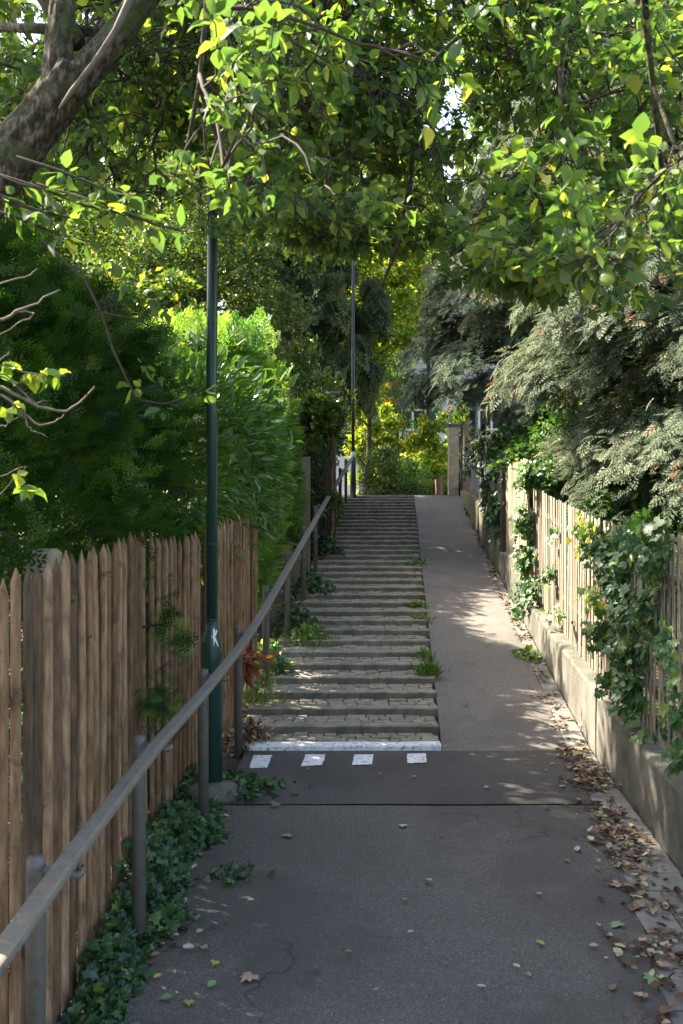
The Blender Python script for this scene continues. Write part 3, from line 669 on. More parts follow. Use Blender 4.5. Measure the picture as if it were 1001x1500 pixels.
# sprigs of new growth standing out of the hedge top
def sprigs():
    n = 700; y = rng.uniform(11.3, 16.0, n); x = rng.uniform(-2.2, -.85, n); z = np.interp(y, [11.2, 12.5, 13.4, 14.4, 15, 16], [4.0, 4.2, 3.3, 3.3, 4, 4.0]) - rng.uniform(.0, .2, n)
    return np.stack([x, y, z], -1), norm(np.stack([rng.normal(.1, .2, n), rng.normal(0, .2, n), np.ones(n)], -1))
th = [o for o in bpy.data.objects if o.name == 'thuja_hedge'][0]
P, D = sprigs(); foliage('new_growth', FAN, P, D, rdir(len(P)), rng.uniform(.16, .38, len(P)), M['thuja'], th)

def limb_path(a, b, n=6, sag=0., amp=.06):
    a, b = np.array(a, float), np.array(b, float); L = np.linalg.norm(b - a); t = np.linspace(0, 1, n)[:, None]
    P = a + (b - a) * t; w_ = rng.normal(0, amp * L / n, (n, 3)).cumsum(0); w_ -= w_ * 0 + t * w_[-1]
    P = P + w_; P[:, 2] += sag * L * np.sin(t[:, 0] * math.pi); return P
def tree(name, label, base, h, r0, blobs, nclump, nleaf, T, size, mat, droop=0., clump_r=.55, group=None, cat='tree', bark='bark', hang=False, limbs=26, lean=(0, 0), cover=None):
    """blobs: list of (x,y,z,rx,ry,rz) crown ellipsoids in world coordinates"""
    t0 = empty(name, base, label, cat, group); base = np.array(base, float)
    B = np.array(blobs, float); vol = B[:, 3] * B[:, 4] * B[:, 5]; idx = rng.choice(len(B), nclump, p=vol / vol.sum())
    q = rdir(nclump) * (rng.random(nclump) ** .45)[:, None]; C = B[idx, :3] + q * B[idx, 3:]
    ci = rng.integers(0, nclump, nleaf); off = rdir(nleaf) * (rng.random(nleaf) ** .5)[:, None] * clump_r * rng.uniform(.6, 1.2, nclump)[ci][:, None]
    off[:, 2] *= .6
    if hang: off[:, :2] *= .5; off[:, 2] = -np.abs(off[:, 2]) * 2.5
    P = C[ci] + off
    outw = norm(P - B[idx[ci], :3])
    if hang: d = norm(np.array([0, 0, -1.]) + rng.normal(0, .12, (nleaf, 3))); nn = rdir(nleaf)
    else:
        d = norm(outw * .6 + rng.normal(0, .6, (nleaf, 3)) + np.array([0, 0, -droop])); nn = norm(np.array([0, 0, 1.]) + rng.normal(0, .55, (nleaf, 3)))
    foliage('crown', T, P, d, nn, size * rng.uniform(.65, 1.3, nleaf), mat, t0)
    m = MB(); top = base + np.array([lean[0], lean[1], h])
    tr = limb_path(base - np.array([0, 0, .2]), top, 9, 0, .05); m.tube(tr, np.linspace(r0, r0 * .25, 9), 10)
    order = rng.permutation(nclump)[:limbs]
    for k in order:
        c = C[k]; z = min(max(c[2] - rng.uniform(.3, 1.4), base[2] + .25 * h), top[2] - .1); i = np.argmin(abs(tr[:, 2] - z)); s = tr[i]
        L = np.linalg.norm(c - s); pth = limb_path(s, c, 6, .06, .12); m.tube(pth, np.linspace(max(.018, min(r0 * .4, L * .018)), .008, 6), 6, cap=False)
    m.build('trunk', M[bark], t0, smooth=True)
    return t0

tree('broadleaf_tree', 'dense small-leaved tree rising behind the bright hedge', (-2.6, 18.5, 1.4), 7.5, .16,
     [(-2.5, 18.2, 5.6, 1.7, 1.8, 2.3), (-1.9, 18.8, 8.2, 2.1, 1.8, 2.2), (-3.8, 18, 6.2, 1.6, 1.8, 2.4)], 230, 42000, QUAD, .1, M['bleaf'], .2, .5)
tree('weeping_conifer', 'dark conifer with hanging strands behind the top of the stairs', (-.9, 27, 2.3), 13, .26,
     [(-.9, 27, 8, 2.1, 1.6, 4.0), (-.9, 27, 12.5, 1.6, 1.5, 4), (-1.8, 26.5, 6, 1.4, 1.4, 2)], 260, 9000, FAN, .55, M['weep'], .2, .45, hang=True)
tree('maple_tree', 'yellow-green maple with slender trunk beyond the black lamp post', (.75, 29, 2.3), 7, .1,
     [(.5, 29, 7.6, 1.8, 1.6, 2.0), (.2, 28.5, 5.4, 1.0, 1.3, 1.2), (1.2, 29.5, 9.6, 1.9, 1.6, 1.5)], 170, 15000, LEAF, .14, M['mleaf'], .3, .5)
tree('tall_tree', 'round leafy tree at far left behind the yew', (-5.0, 14.8, 1.2), 4, .16,
     [(-5.0, 14.5, 4.4, 1.9, 1.8, 1.9), (-3.6, 15.8, 4.4, 1.4, 1.4, 1.9)], 170, 26000, QUAD, .13, M['bleaf'], .2, .5, bark='bark')
tree('hanging_conifer', 'grey-green conifer with drooping curtains, high at the upper left', (-8, 24, 2), 15, .3,
     [(-7.5, 24, 9, 3.2, 2, 5), (-4.6, 25, 12, 2.6, 2, 4.5)], 300, 9000, FAN, .7, M['weep'], .2, .6, hang=True)
tree('broadleaf_tree', 'deep green tree above the top of the stairs, left of the sky gaps', (-3.4, 37, 2.2), 13, .25,
     [(-3.2, 37, 10, 3.4, 2.5, 5), (.6, 36.5, 15.5, 3.0, 1.0, 3.0)], 170, 22000, QUAD, .17, M['bleaf'], .2, .7)
tree('broadleaf_tree', 'tall tree behind the white house roof', (5, 52, 2), 17, .35,
     [(3, 52, 13.5, 5, 3, 6), (9, 52, 13, 5, 3, 7), (-3, 54, 13, 6, 3, 9)], 420, 42000, QUAD, .27, M['bleaf'], .2, 1.0)
tree('broadleaf_tree', 'distant tree low between the shrubs left of the house', (-6, 44, 2), 11, .3,
     [(-5, 44, 6.5, 4.2, 3, 4.5), (-13, 44, 8, 5, 3, 7)], 320, 26000, QUAD, .22, M['bleaf'], .2, .9)
tree('broadleaf_tree', 'tall broadleaf tree behind the grey-green cypresses', (9.5, 27, 2.3), 15, .3,
     [(9.5, 27, 10.5, 4.2, 3, 6), (6, 29, 15, 3.6, 2.5, 4.5)], 320, 30000, QUAD, .19, M['bleaf'], .2, .8)
tree('maple_tree', 'leafy young maple in front of the pale house gable, right of the black lamp post', (2.9, 34.5, 2.2), 9.5, .1,
     [(2.3, 34, 10.8, 1.9, 1.3, 3.0), (1.0, 34.5, 13.5, 2.2, 1.2, 2.4), (2.0, 34, 7.3, .9, .8, 1.2), (3.8, 35, 13.2, 1.6, 1.2, 2.2)], 170, 21000, QUAD, .15, M['mleaf'], .3, .5)
# unseen tree added left of the frame to shade path, near wall and fence
tree('added_shade_tree', 'unseen broad leafy tree added left of the path to cast shade', (-5.6, 9.0, 0), 7.5, .2,
     [(-5.2, 9.4, 8.0, 2.2, 2.5, 2.5), (-5.6, 12.0, 6.4, 1.2, 1.0, 1.2)], 190, 24000, QUAD, .13, M['bleaf'], .2, .5)

# cypresses on the right: drooping pads of flat sprays
def cypress(label, base, h, r, zlo, npad, size, nper=115, face=None, seedbias=None):
    t0 = empty('cypress_tree', base, label, 'tree', 'grey-green cypresses over the right-hand fence'); base = np.array(base, float)
    P, D, NN, RN = [], [], [], []; m = MB()
    m.tube(limb_path(base - (0, 0, .3), base + (0, 0, h), 8, 0, .02), np.linspace(.24, .04, 8), 10)
    for k in range(npad):
        t = rng.random() ** .9; z = zlo + t * (h - zlo); R_ = r * (1 - (z / h) ** 1.7) ** .75 * rng.uniform(.62, 1.08) if z < h else .2
        R_ = max(R_, .3)
        a = rng.uniform(0, 2 * math.pi) if face is None else rng.normal(face, 1.15)
        o = np.array([math.cos(a), math.sin(a), 0]); c = base + o * R_ + (0, 0, z)
        L = rng.uniform(.35, .8); W = L * .6; lift_ = rng.uniform(-.15, .3)
        n = int(nper * rng.uniform(.7, 1.3)); s = rng.random(n); l = rng.uniform(-1, 1, n)
        side = np.array([-o[1], o[0], 0])
        pad = c + o * (s[:, None] - .6) * L + side * (l * W * (1 - .5 * s))[:, None]
        pad[:, 2] += -.55 * L * s ** 2 - .18 * L * l ** 2 + rng.normal(0, .05, n) + .15
        d = norm(o * 1.0 + side * (l * .8)[:, None] + np.array([0, 0, -1]) * (-lift_ + .85 * s)[:, None] + rng.normal(0, .42, (n, 3)))
        P.append(pad); D.append(d); NN.append(norm(np.array([0, 0, 1.]) + o * .5 + rng.normal(0, .3, (n, 3))))
        base_r = rng.random() * .5; RN.append(np.clip(base_r + rng.random(n) * .42 + (rng.random(n) < .04) * .5, 0, 1))
        ok = c[0] > wall_x(c[1]) + .3 or c[2] > 2.5 + .105 * c[1]
        if k % 2 == 0 and ok: m.tube(limb_path(base + (0, 0, max(z - .35, .3)), c + (0, 0, -.05), 5, .05, .05), np.linspace(.035, .008, 5), 5, cap=False)
    P, D, NN, RN = map(np.concatenate, (P, D, NN, RN)); k = (P[:, 2] > G(P[:, 1]) + .35) & ((P[:, 0] > wall_x(P[:, 1]) + .3) | (P[:, 2] > 2.15 + .105 * P[:, 1] + .1 * np.sin(P[:, 1] * 2.7)))
    foliage('crown', FAN2, P[k], D[k], NN[k], size * rng.uniform(.6, 1.3, k.sum()), M['cyp'], t0, RN[k])
    # inner mass of sprays so the crown is not see-through
    n = npad * 30; z = zlo + rng.random(n) * (h - zlo); R_ = r * (1 - np.clip(z / h, 0, 1) ** 1.7) ** .75 * rng.random(n) ** .5 * .85; a = rng.uniform(0, 2 * math.pi, n)
    Q = base + np.stack([R_ * np.cos(a), R_ * np.sin(a), z], -1)
    kq = ((Q[:, 0] > wall_x(Q[:, 1]) + .6) & (Q[:, 2] > G(Q[:, 1]) + .5)) | (Q[:, 2] > 2.9 + .105 * Q[:, 1]); Q = Q[kq]; n = len(Q)
    foliage('inner_foliage', QUAD, Q, norm(rdir(n) + (0, 0, -.5)), rdir(n), rng.uniform(.08, .16, n), M['weep'], t0)
    m.build('trunk', M['bark'], t0, smooth=True)
cypress('broad grey-green cypress with drooping sprays, nearest above the right fence', (5.0, 11.4, .8), 8.5, 3.3, .5, 720, .135, face=math.pi + .55)
cypress('cypress reaching over the ramp toward the stone pillar, behind the nearest one', (4.9, 17.6, 1.6), 9.5, 3.95, 1.6, 720, .165, face=math.pi + .5)
cypress('tall thin-topped cypress at the far right behind the others', (8.5, 15.0, 1.2), 13, 3.4, 2.0, 380, .24, face=math.pi + .8)
cypress('small low cypress hugging the shaded fence at the right edge', (4.0, 7.6, .4), 2.9, 1.5, .4, 190, .15, face=math.pi + .5)

# shrubs beyond the top of the path
def bush(name, label, c, rad, nleaf, T, size, mat, group=None, nclump=60, bottom=None, cat='shrub', up=.3):
    c = np.array(c, float); z0 = float(G(c[1])) if bottom is None else bottom
    b0 = empty(name, (c[0], c[1], z0), label, cat, group)
    C = c + rdir(nclump) * (rng.random(nclump) ** .4)[:, None] * np.array(rad)
    ci = rng.integers(0, nclump, nleaf); P = C[ci] + rdir(nleaf) * (rng.random(nleaf) ** .5)[:, None] * min(rad) * .33
    d = norm(norm(P - c) + rng.normal(0, .6, P.shape) + (0, 0, up)); nn = norm(np.array([0, 0, 1.]) + norm(P - c) * .6 + rng.normal(0, .45, P.shape))
    k = P[:, 2] > z0 + .01
    foliage('leaves', T, P[k], d[k], nn[k], (size * rng.uniform(.6, 1.3, nleaf))[k], mat, b0)
    m = MB()
    for q in C[:14]: m.tube(limb_path((c[0] + rng.normal(0, .05), c[1], z0 - .05), q, 5, 0, .1), np.linspace(.018, .005, 5), 5, cap=False)
    m.build('stems', M['twig'], b0)
    return b0
bush('shrub', 'round mid-green shrub just past the landing, next to the metal railing', (1.25, 26.2, 3.0), (.75, .7, .75), 5000, QUAD, .09, M['bleaf'])
bush('shrub', 'blue-green low shrub at the middle of the path end', (1.95, 27.3, 2.9), (.6, .6, .6), 4000, QUAD, .08, M['thuja'])
bush('shrub', 'bright yellow-green shrub against the stone pillar', (2.55, 29.0, 3.5), (.62, .8, 1.4), 5500, LEAF, .11, M['mleaf'])
bush('shrub', 'tall loose yellow-green shrub screening the house wall behind the black pole', (.9, 31.5, 4.4), (.9, .6, 1.3), 6000, LEAF, .1, M['mleaf'])
bush('shrub', 'dark shrub behind the stone pillar, hiding the foot of the house', (3.6, 30.5, 3.8), (.9, .7, 1.5), 6000, QUAD, .12, M['bleaf'])
bush('shrub', 'yellow-topped shrub behind the mid-green one', (1.6, 31, 3.4), (1.3, .8, .9), 6000, LEAF, .1, M['mleaf'])
tree('rowan_tree', 'small grey-leaved tree with orange patches before the white house', (1.9, 33.5, 2.3), 4.2, .07,
     [(1.8, 33.5, 6.2, 1.6, 1.2, 1.6)], 60, 4200, QUAD, .12, M['thuja'], .3, .4, limbs=30)
tree('orange_tree', 'slender tree with orange autumn leaves in front of the house windows', (1.3, 32.5, 2.3), 4.6, .05,
     [(1.5, 32.5, 5.6, .55, .5, 1.2), (2.3, 32.5, 4.3, .6, .5, .8), (.7, 32.2, 3.9, .5, .5, .6)], 26, 1500, LEAF, .12, M['orange'], .6, .3, limbs=20)
# leafy mass on the left of the upper stairs
bush('climber', 'dense maple-like shrub hanging over the board fence left of the black pole', (-.75, 19.5, 4.0), (.85, 2.2, 1.3), 12000, QUAD, .11, M['bleaf'], nclump=150, cat='shrub')
bush('climber', 'pale-leaved bush hanging around the dark nesting box', (-.34, 16.5, 3.62), (.34, .35, .42), 2600, QUAD, .1, M['bleaf'], nclump=50, bottom=1.3)
bush('climber', 'dark leafy creeper at the end of the thuja hedge', (-.75, 17.2, 2.6), (.45, 1.2, 1.3), 6000, IVY, .085, M['ivy'], nclump=90)
bush('shrub', 'low green undergrowth at the left edge of the upper steps', (-.28, 18.3, 2.15), (.28, 2.6, .4), 4200, QUAD, .07, M['bleaf'], nclump=90, bottom=1.3)

# ------------------------------------------------------------------ ivy on the right fence
def ivy_patch(name, label, regions, size, mat, stems=(), group=None, parts=None, cat='ivy', loc=None):
    """regions: (centre xyz, radii xyz, n, outward normal)"""
    i0 = empty(name, loc if loc is not None else regions[0][0], label, cat, group)
    P, D, NN = [], [], []
    for c, r, n, o in regions:
        c, r, o = np.array(c, float), np.array(r, float), norm(np.array(o, float))
        nc = max(3, n // 9); cc = c + rdir(nc) * (rng.random(nc) ** .5)[:, None] * r; ii = rng.integers(0, nc, n)
        p = cc[ii] + rng.normal(0, .05, (n, 3)); P.append(p)
        D.append(norm(np.array([0, 0, -1.]) + rng.normal(0, .5, (n, 3)) + o * .35)); NN.append(norm(o + np.array([0, 0, .45]) + rng.normal(0, .35, (n, 3))))
    P, D, NN = map(np.concatenate, (P, D, NN))
    foliage('leaves', IVY, P, D, NN, size * rng.uniform(.55, 1.25, len(P)), mat, i0)
    m = MB()
    for a, b in stems: m.tube(limb_path(a, b, 8, 0, .15), np.linspace(.012, .004, 8), 5, cap=False)
    if stems: m.build('stems', M['palebark'], i0)
    return i0
def fx(y, d=.06): return wall_x(y) + .125 - d
O = (-1, -.35, .1)
def R3(px, py, d=.06):      # point on the fence face seen at that place in the photo
    t = (px - 500.5) / F; Y = (wall_x(0) + .125 - d) / (t - .0425); return at(px, py, Y)
reg = []
for px, py, rx, rz, n in ((930, 795, .30, .1, 130), (885, 800, .22, .14, 120), (900, 850, .25, .14, 120), (915, 900, .22, .13, 90), (945, 880, .12, .2, 60), (920, 950, .25, .13, 120), (900, 985, .2, .08, 60), (955, 830, .2, .1, 60), (925, 1010, .12, .1, 60), (960, 790, .2, .08, 60), (970, 930, .1, .04, 20), (885, 930, .2, .08, 60), (925, 1035, .1, .05, 25)):
    c = R3(px, py, .09); reg.append((c, (.05, rx, rz), n, O))
ivy_patch('ivy', 'ivy curtain hanging over the shaded picket fence on the right', reg, .1, M['ivy'],
          [(R3(895, 1040, .03), R3(880, 770, .03)), (R3(930, 1050, .03), R3(945, 790, .03)), (R3(925, 1000, .03), R3(985, 790, .03)), (R3(905, 1040, .03), R3(915, 780, .03))])
reg = [(R3(990, 1040, .09), (.04, .12, .12), 26, O), (R3(985, 950, .08), (.04, .12, .06), 16, O), (R3(992, 1105, .12), (.05, .15, .05), 22, O), (R3(995, 1000, .08), (.03, .06, .2), 16, O), (R3(940, 1068, .12), (.04, .08, .03), 8, O)]
ivy_patch('ivy', 'loose ivy sprays on the fence at the right edge of the picture', reg, .085, M['ivy'], [(R3(995, 1120, .05), R3(1010, 930, .05))])
reg = []
for px, py, rx, rz, n in ((772, 700, .2, .15, 130), (768, 760, .2, .25, 150), (770, 820, .2, .2, 120), (775, 870, .25, .15, 110), (765, 900, .15, .1, 50)):
    reg.append((R3(px, py, .13), (.09, rx, rz), n, O))
for px, py in ((800, 690), (825, 700), (845, 705), (815, 685)):
    c = R3(790, 700, 0) ; c = at(px, py, 12.2); reg.append((c, (.3, .5, .18), 170, (-.6, -.6, .8)))
ivy_patch('ivy', 'sunlit ivy column and bushy ivy crown at the end of the pale fence', reg, .095, M['ivy'], [(R3(772, 900, .05), R3(770, 700, .05)), (R3(768, 880, .05), R3(775, 680, .05))])
reg = [(R3(807, 840, .07), (.03, .12, .2), 36, O), (R3(812, 780, .05), (.03, .1, .05), 16, O), (R3(820, 905, .14), (.04, .1, .06), 14, O), (R3(808, 895, .1), (.03, .08, .05), 10, O)]
ivy_patch('ivy', 'thin ivy strand climbing the middle of the pale sunlit fence', reg, .075, M['ivy'], [(R3(815, 915, .04), R3(807, 760, .04))])
reg = [(R3(860, 770, .07), (.04, .2, .06), 46, O), (R3(868, 870, .08), (.04, .12, .12), 50, O), (R3(866, 800, .08), (.03, .1, .12), 40, O)]
ivy_patch('ivy', 'ivy fringe with yellowing leaves where sunlit and shaded fence meet', reg, .08, M['mleaf'], [(R3(872, 960, .04), R3(862, 770, .04))])
# far ivy over the mossy wall and panels
reg = []
for y, zc, rz, n in ((15.4, 2.0, .45, 260), (16.2, 2.1, .45, 230), (17.2, 2.35, .35, 200), (18.6, 3.2, .5, 240), (20.0, 3.4, .6, 260), (21.0, 3.3, .5, 160), (16.4, 2.9, .3, 140)):
    reg.append(((wall_x(y) + .05, y, zc), (.07, .45, rz), n, O))
ivy_patch('ivy', 'dark ivy spilling over the blue-grey panels and mossy wall', reg, .1, M['darkivy'], [((2.4, 15.4, 1.5), (2.5, 16.2, 2.9)), ((2.5, 18, 2), (2.6, 18.6, 3.5))])
bush('shrub', 'dark shrub filling the gap above the brown board fence', (3.2, 15.2, 3.0), (.8, 2.0, .75), 8000, QUAD, .11, M['ivy'], nclump=110, bottom=1.9)
bush('shrub', 'dark garden undergrowth behind the pale sunlit fence', (3.35, 10.8, 1.7), (.8, 2.4, .6), 8000, QUAD, .11, M['ivy'], nclump=110, bottom=.9)

# ------------------------------------------------------------------ ground ivy on the left verge
def verge(n):
    y = rng.uniform(2.6, 7.6, n)
    xl = -1.2; xr = edge_l_arr(y) + .03 + .05 * np.sin(y * 5.1) + .03 * np.sin(y * 11.3)
    x = xl + (xr - xl) * rng.random(n) ** .85
    h = (.13 + .1 * np.sin(y * 2.3 + 1) + .05 * np.sin(y * 7.1)) * np.clip((xr - x) / .22, .08, 1) + .02
    z = G(y) + np.clip(h, .02, .5) * rng.random(n) ** .5
    return np.stack([x, y, z], -1)
def edge_l_arr(y): return np.interp(y, [0, 4.24, 5.7, 6.9, Y0], [-.98, -.95, -.90, -.86, -.80])
P = verge(3600)
o = scatter('ground_ivy', IVY, P, frames(norm(rng.normal(0, .8, P.shape) + (.5, -.1, -.2)), norm(rng.normal(0, .35, P.shape) + (.35, -.25, 1)), .062 * rng.uniform(.5, 1.35, len(P))), M['darkivy'])
tag(o, 'dark ivy ground cover along the foot of the palisade fence', 'ground cover', kind='stuff')
def px_ground(px, py):
    if py > 1100: Y = (CZ + .433) / ((py - HZ) / F + .0521)
    else: Y = (CZ + 1.3496) / ((py - HZ) / F + .1624)
    return np.array([(px - 500.5) / F * Y, Y, float(G(Y))])
def clump(name, label, px, py, r, h, n, T, size, mat, cat='plant', dirs='up', lift=0):
    c = px_ground(px, py); c[2] += lift
    p = c + rng.normal(0, 1, (n, 3)) * (r * .5, r * .5, 0); t = rng.random(n); p[:, 2] += h * t * np.exp(-((p[:, 0] - c[0]) ** 2 + (p[:, 1] - c[1]) ** 2) / (r * r))
    if dirs == 'up': d = norm(rng.normal(0, .45, (n, 3)) + (0, 0, 1)); nn = rdir(n)
    else: d = norm(rng.normal(0, .8, (n, 3)) + (0, 0, .1)); nn = norm(rng.normal(0, .4, (n, 3)) + (0, -.2, 1))
    p[:, 2] = np.maximum(p[:, 2], c[2] + .005)
    e = empty(name, c, label, cat)
    foliage('leaves', T, p, d, nn, size * rng.uniform(.6, 1.3, n), mat, e)
    m = MB()
    for k in range(5): m.tube(limb_path(c + (rng.normal(0, r * .2), rng.normal(0, r * .2), -.02), p[k], 4, .1, .1), [.004, .003, .002, .001], 4, cap=False)
    m.build('stems', M['twig'], e)
GRASSB = ([(-.03, 0, 0), (.03, 0, 0), (.022, .55, .03), (0, 1, -.12), (-.022, .55, .03)], [(0, 1, 2, 3, 4)])
clump('ivy', 'ivy clump spreading onto the asphalt right of the lamp foot', 362, 1158, .3, .1, 230, IVY, .06, M['darkivy'], 'ivy', 'flat')
clump('ivy', 'ivy runner lying across the path edge below the lamp foot', 340, 1283, .16, .04, 60, IVY, .055, M['darkivy'], 'ivy', 'flat')
clump('ivy', 'small ivy tuft on the verge with an orange leaf beside it', 300, 1225, .14, .08, 70, IVY, .055, M['ivy'], 'ivy', 'flat')
clump('ivy', 'bright ivy beside the third step on the left', 398, 985, .22, .35, 240, IVY, .07, M['ivy'], 'ivy', 'flat')
clump('weed', 'yellow-leaved weed against the fence end by the lower steps', 388, 990, .12, .45, 70, LEAF, .075, M['mleaf'], 'weed', 'flat')
clump('weed', 'feathery green weed left of the lowest steps', 382, 1035, .2, .3, 260, FERN, .09, M['bleaf'], 'weed')
clump('weed', 'broad green weed leaning onto the middle steps from the left', 452, 940, .28, .2, 300, LEAF, .06, M['grass'], 'weed', 'flat')
clump('ivy', 'dark ivy heap between handrail post and middle steps', 432, 925, .26, .42, 320, IVY, .07, M['darkivy'], 'ivy', 'flat')
clump('ivy', 'ivy heap at the left end of the steps above the broad weed', 455, 868, .3, .35, 320, IVY, .075, M['darkivy'], 'ivy', 'flat')
clump('ivy', 'shaded ivy at the left end of the upper-middle steps', 470, 815, .35, .4, 360, IVY, .08, M['darkivy'], 'ivy', 'flat')
clump('grass_tuft', 'long bright grass tuft at the stair edge beside the ramp', 628, 992, .13, .07, 170, GRASSB, .13, M['grass'], 'grass tuft')
clump('grass_tuft', 'thin upright grass tuft just above the long bright one', 624, 968, .08, .06, 60, GRASSB, .12, M['grass'], 'grass tuft')
clump('weed', 'leafy weed growing from the steps at the ramp edge', 618, 910, .13, .1, 90, LEAF, .055, M['grass'], 'weed', 'flat')
clump('weed', 'small leafy weed beside the ramp, uppermost of the three', 612, 888, .14, .08, 80, LEAF, .05, M['grass'], 'weed', 'flat')
clump('weed', 'faint weed on the step edge high up the stairs', 614, 826, .2, .12, 80, LEAF, .06, M['grass'], 'weed', 'flat')
clump('weed', 'weed with wide leaves at the gutter edge of the ramp', 770, 962, .16, .08, 70, LEAF, .07, M['grass'], 'weed', 'flat')
clump('dead_plant', 'reddish brown dead plant drooping beside the second rail post', 352, 1050, .14, .02, 110, LONG, .2, M['deadfern'], 'dead plant', 'flat', .5)
clump('twig_heap', 'heap of dry twigs and leaves at the left end of the lowest step', 362, 1085, .22, .16, 260, LONG, .09, M['litter'], 'twigs', 'flat')
# yew sprays poking through the fence
def spray(label, px, py, Y, n, sz, mat='yew'):
    c = at(px, py, Y); e = empty('yew_sprig', c, label, 'sprig')
    p = c + rng.normal(0, 1, (n, 3)) * (.05, .12, .10)
    foliage('needles', YEW, p, norm(rng.normal(0, .4, (n, 3)) + (1, -.2, -.1)), norm(rng.normal(0, .4, (n, 3)) + (.1, -.4, 1)), sz * rng.uniform(.7, 1.2, n), M[mat], e)
    m = MB(); m.tube([c + (-.12, .05, -.02), c + (0, 0, 0), c + (.1, -.02, .02)], [.008, .005, .002], 5); m.build('stem', M['twig'], e)
spray('upper yew sprig poking through the palisade left of the lamp post', 235, 915, 6.1, 26, .15)
spray('lower bushy yew sprig poking through the palisade pickets', 225, 1030, 5.9, 60, .12)

# ------------------------------------------------------------------ leaf litter in the gutter
def litter_pts(n):
    y = np.concatenate([rng.uniform(3.6, 8.5, n * 2 // 3), rng.uniform(8.5, 22, n - n * 2 // 3)])
    er = np.where(y < Y0, np.interp(y, [0, 4.24, 5.4, 6.98, Y0], [.8, 1.41, 1.60, 1.77, 1.885]), ramp_r(y)); wx = wall_x(y)
    x = er + (wx - er) * np.clip(rng.normal(.22, .3, n), -.55, .97)
    k = (np.sin(y * 4.3) + np.sin(y * 9.1 + 2) + rng.normal(0, .9, n)) > -.6
    return np.stack([x, y, G(y) + .012 + rng.random(n) * .012], -1)[k]
P = litter_pts(2300)
o = scatter('leaf_litter', CURL, P, frames(norm(rng.normal(0, 1, P.shape) * (1, 1, .1)), norm(rng.normal(0, .3, P.shape) + (0, 0, 1)), .05 * rng.uniform(.25, 1.35, len(P))), M['litter'], rnd=rng.random(len(P)) ** 1.3)
tag(o, 'brown and pale leaf litter drifted along the gutter stones', 'leaf litter', kind='stuff')
P = verge(260); P[:, 2] = G(P[:, 1]) + .01; P[:, 0] += .05
o = scatter('leaf_litter', CURL, P, frames(norm(rng.normal(0, 1, P.shape) * (1, 1, .1)), norm(rng.normal(0, .3, P.shape) + (0, 0, 1)), .05 * rng.uniform(.5, 1.3, len(P))), M['litter'])
tag(o, 'dry leaves caught under the ivy of the left verge', 'leaf litter', kind='stuff')

# single fallen leaves on the paths
FL = [(585, 1212, 'pale', .07, 1), (428, 1226, 'green', .08, 1), (624, 1291, 'tan', .06, 0), (600, 1321, 'yellow', .04, 0), (797, 1388, 'yellow', .045, 0), (863, 1389, 'tan', .045, 0), (846, 1250, 'pale', .06, 0),
      (650, 1228, 'brown', .04, 0), (597, 1370, 'tan', .035, 0), (762, 1421, 'pale', .035, 0), (778, 1434, 'green', .03, 0), (712, 1450, 'pale', .04, 0), (708, 1156, 'tan', .05, 0), (655, 1095, 'pale', .03, 0),
      (372, 1431, 'tan', .09, 1), (316, 1411, 'yellow', .05, 1), (285, 1391, 'pale', .06, 0), (277, 1469, 'yellow', .05, 1), (234, 1468, 'green', .06, 0), (305, 1450, 'green', .05, 0), (225, 1437, 'yellow', .045, 0), (296, 1390, 'pale', .05, 0), (288, 1370, 'tan', .04, 0), (318, 1358, 'pale', .035, 0),
      (907, 1361, 'green', .08, 1), (960, 1432, 'green', .1, 1), (933, 1458, 'tan', .06, 0), (968, 1490, 'brown', .09, 0), (985, 1419, 'tan', .08, 0), (845, 1105, 'tan', .04, 0), (860, 1117, 'pale', .05, 0), (790, 1092, 'pale', .03, 0),
      (848, 1173, 'pale', .05, 0), (802, 1185, 'green', .05, 0), (833, 1181, 'green', .045, 0), (871, 1196, 'green', .08, 1), (848, 1148, 'brown', .06, 0), (806, 1122, 'tan', .04, 0), (800, 1130, 'pale', .03, 0), (465, 1420, 'brown', .04, 0), (270, 1327, 'pale', .05, 0),
      (260, 1330, 'tan', .06, 1), (282, 1348, 'green', .06, 1), (547, 1455, 'tan', .03, 0), (648, 1415, 'brown', .03, 0), (506, 1397, 'orange', .035, 0), (835, 1265, 'tan', .04, 0), (785, 1312, 'tan', .04, 0), (878, 1357, 'pale', .04, 0), (888, 1372, 'tan', .045, 0),
      (555, 1136, 'pale', .03, 0), (603, 1140, 'pale', .04, 0), (450, 1129, 'pale', .03, 0), (634, 1076, 'orange', .07, 1), (632, 1068, 'orange', .05, 0), (560, 848, 'orange', .09, 0), (955, 1262, 'green', .06, 0), (900, 1222, 'yellow', .06, 0), (910, 1300, 'tan', .08, 1), (925, 1338, 'brown', .08, 0)]
ZONES = lambda px, py: ('the bright ramp' if py < 1100 and px > 650 else 'the stone steps' if py < 1100 else 'the dark asphalt strip' if py < 1183 else 'the path near the ivy' if px < 380 else 'the right side of the path' if px > 830 else 'the mid path')
groups = {}
for t in FL: groups.setdefault((t[2], ZONES(t[0], t[1])), []).append(t)
ORD = ['lowest', 'second lowest', 'third lowest', 'fourth lowest', 'fifth lowest', 'sixth lowest', 'seventh lowest', 'eighth lowest', 'ninth lowest']
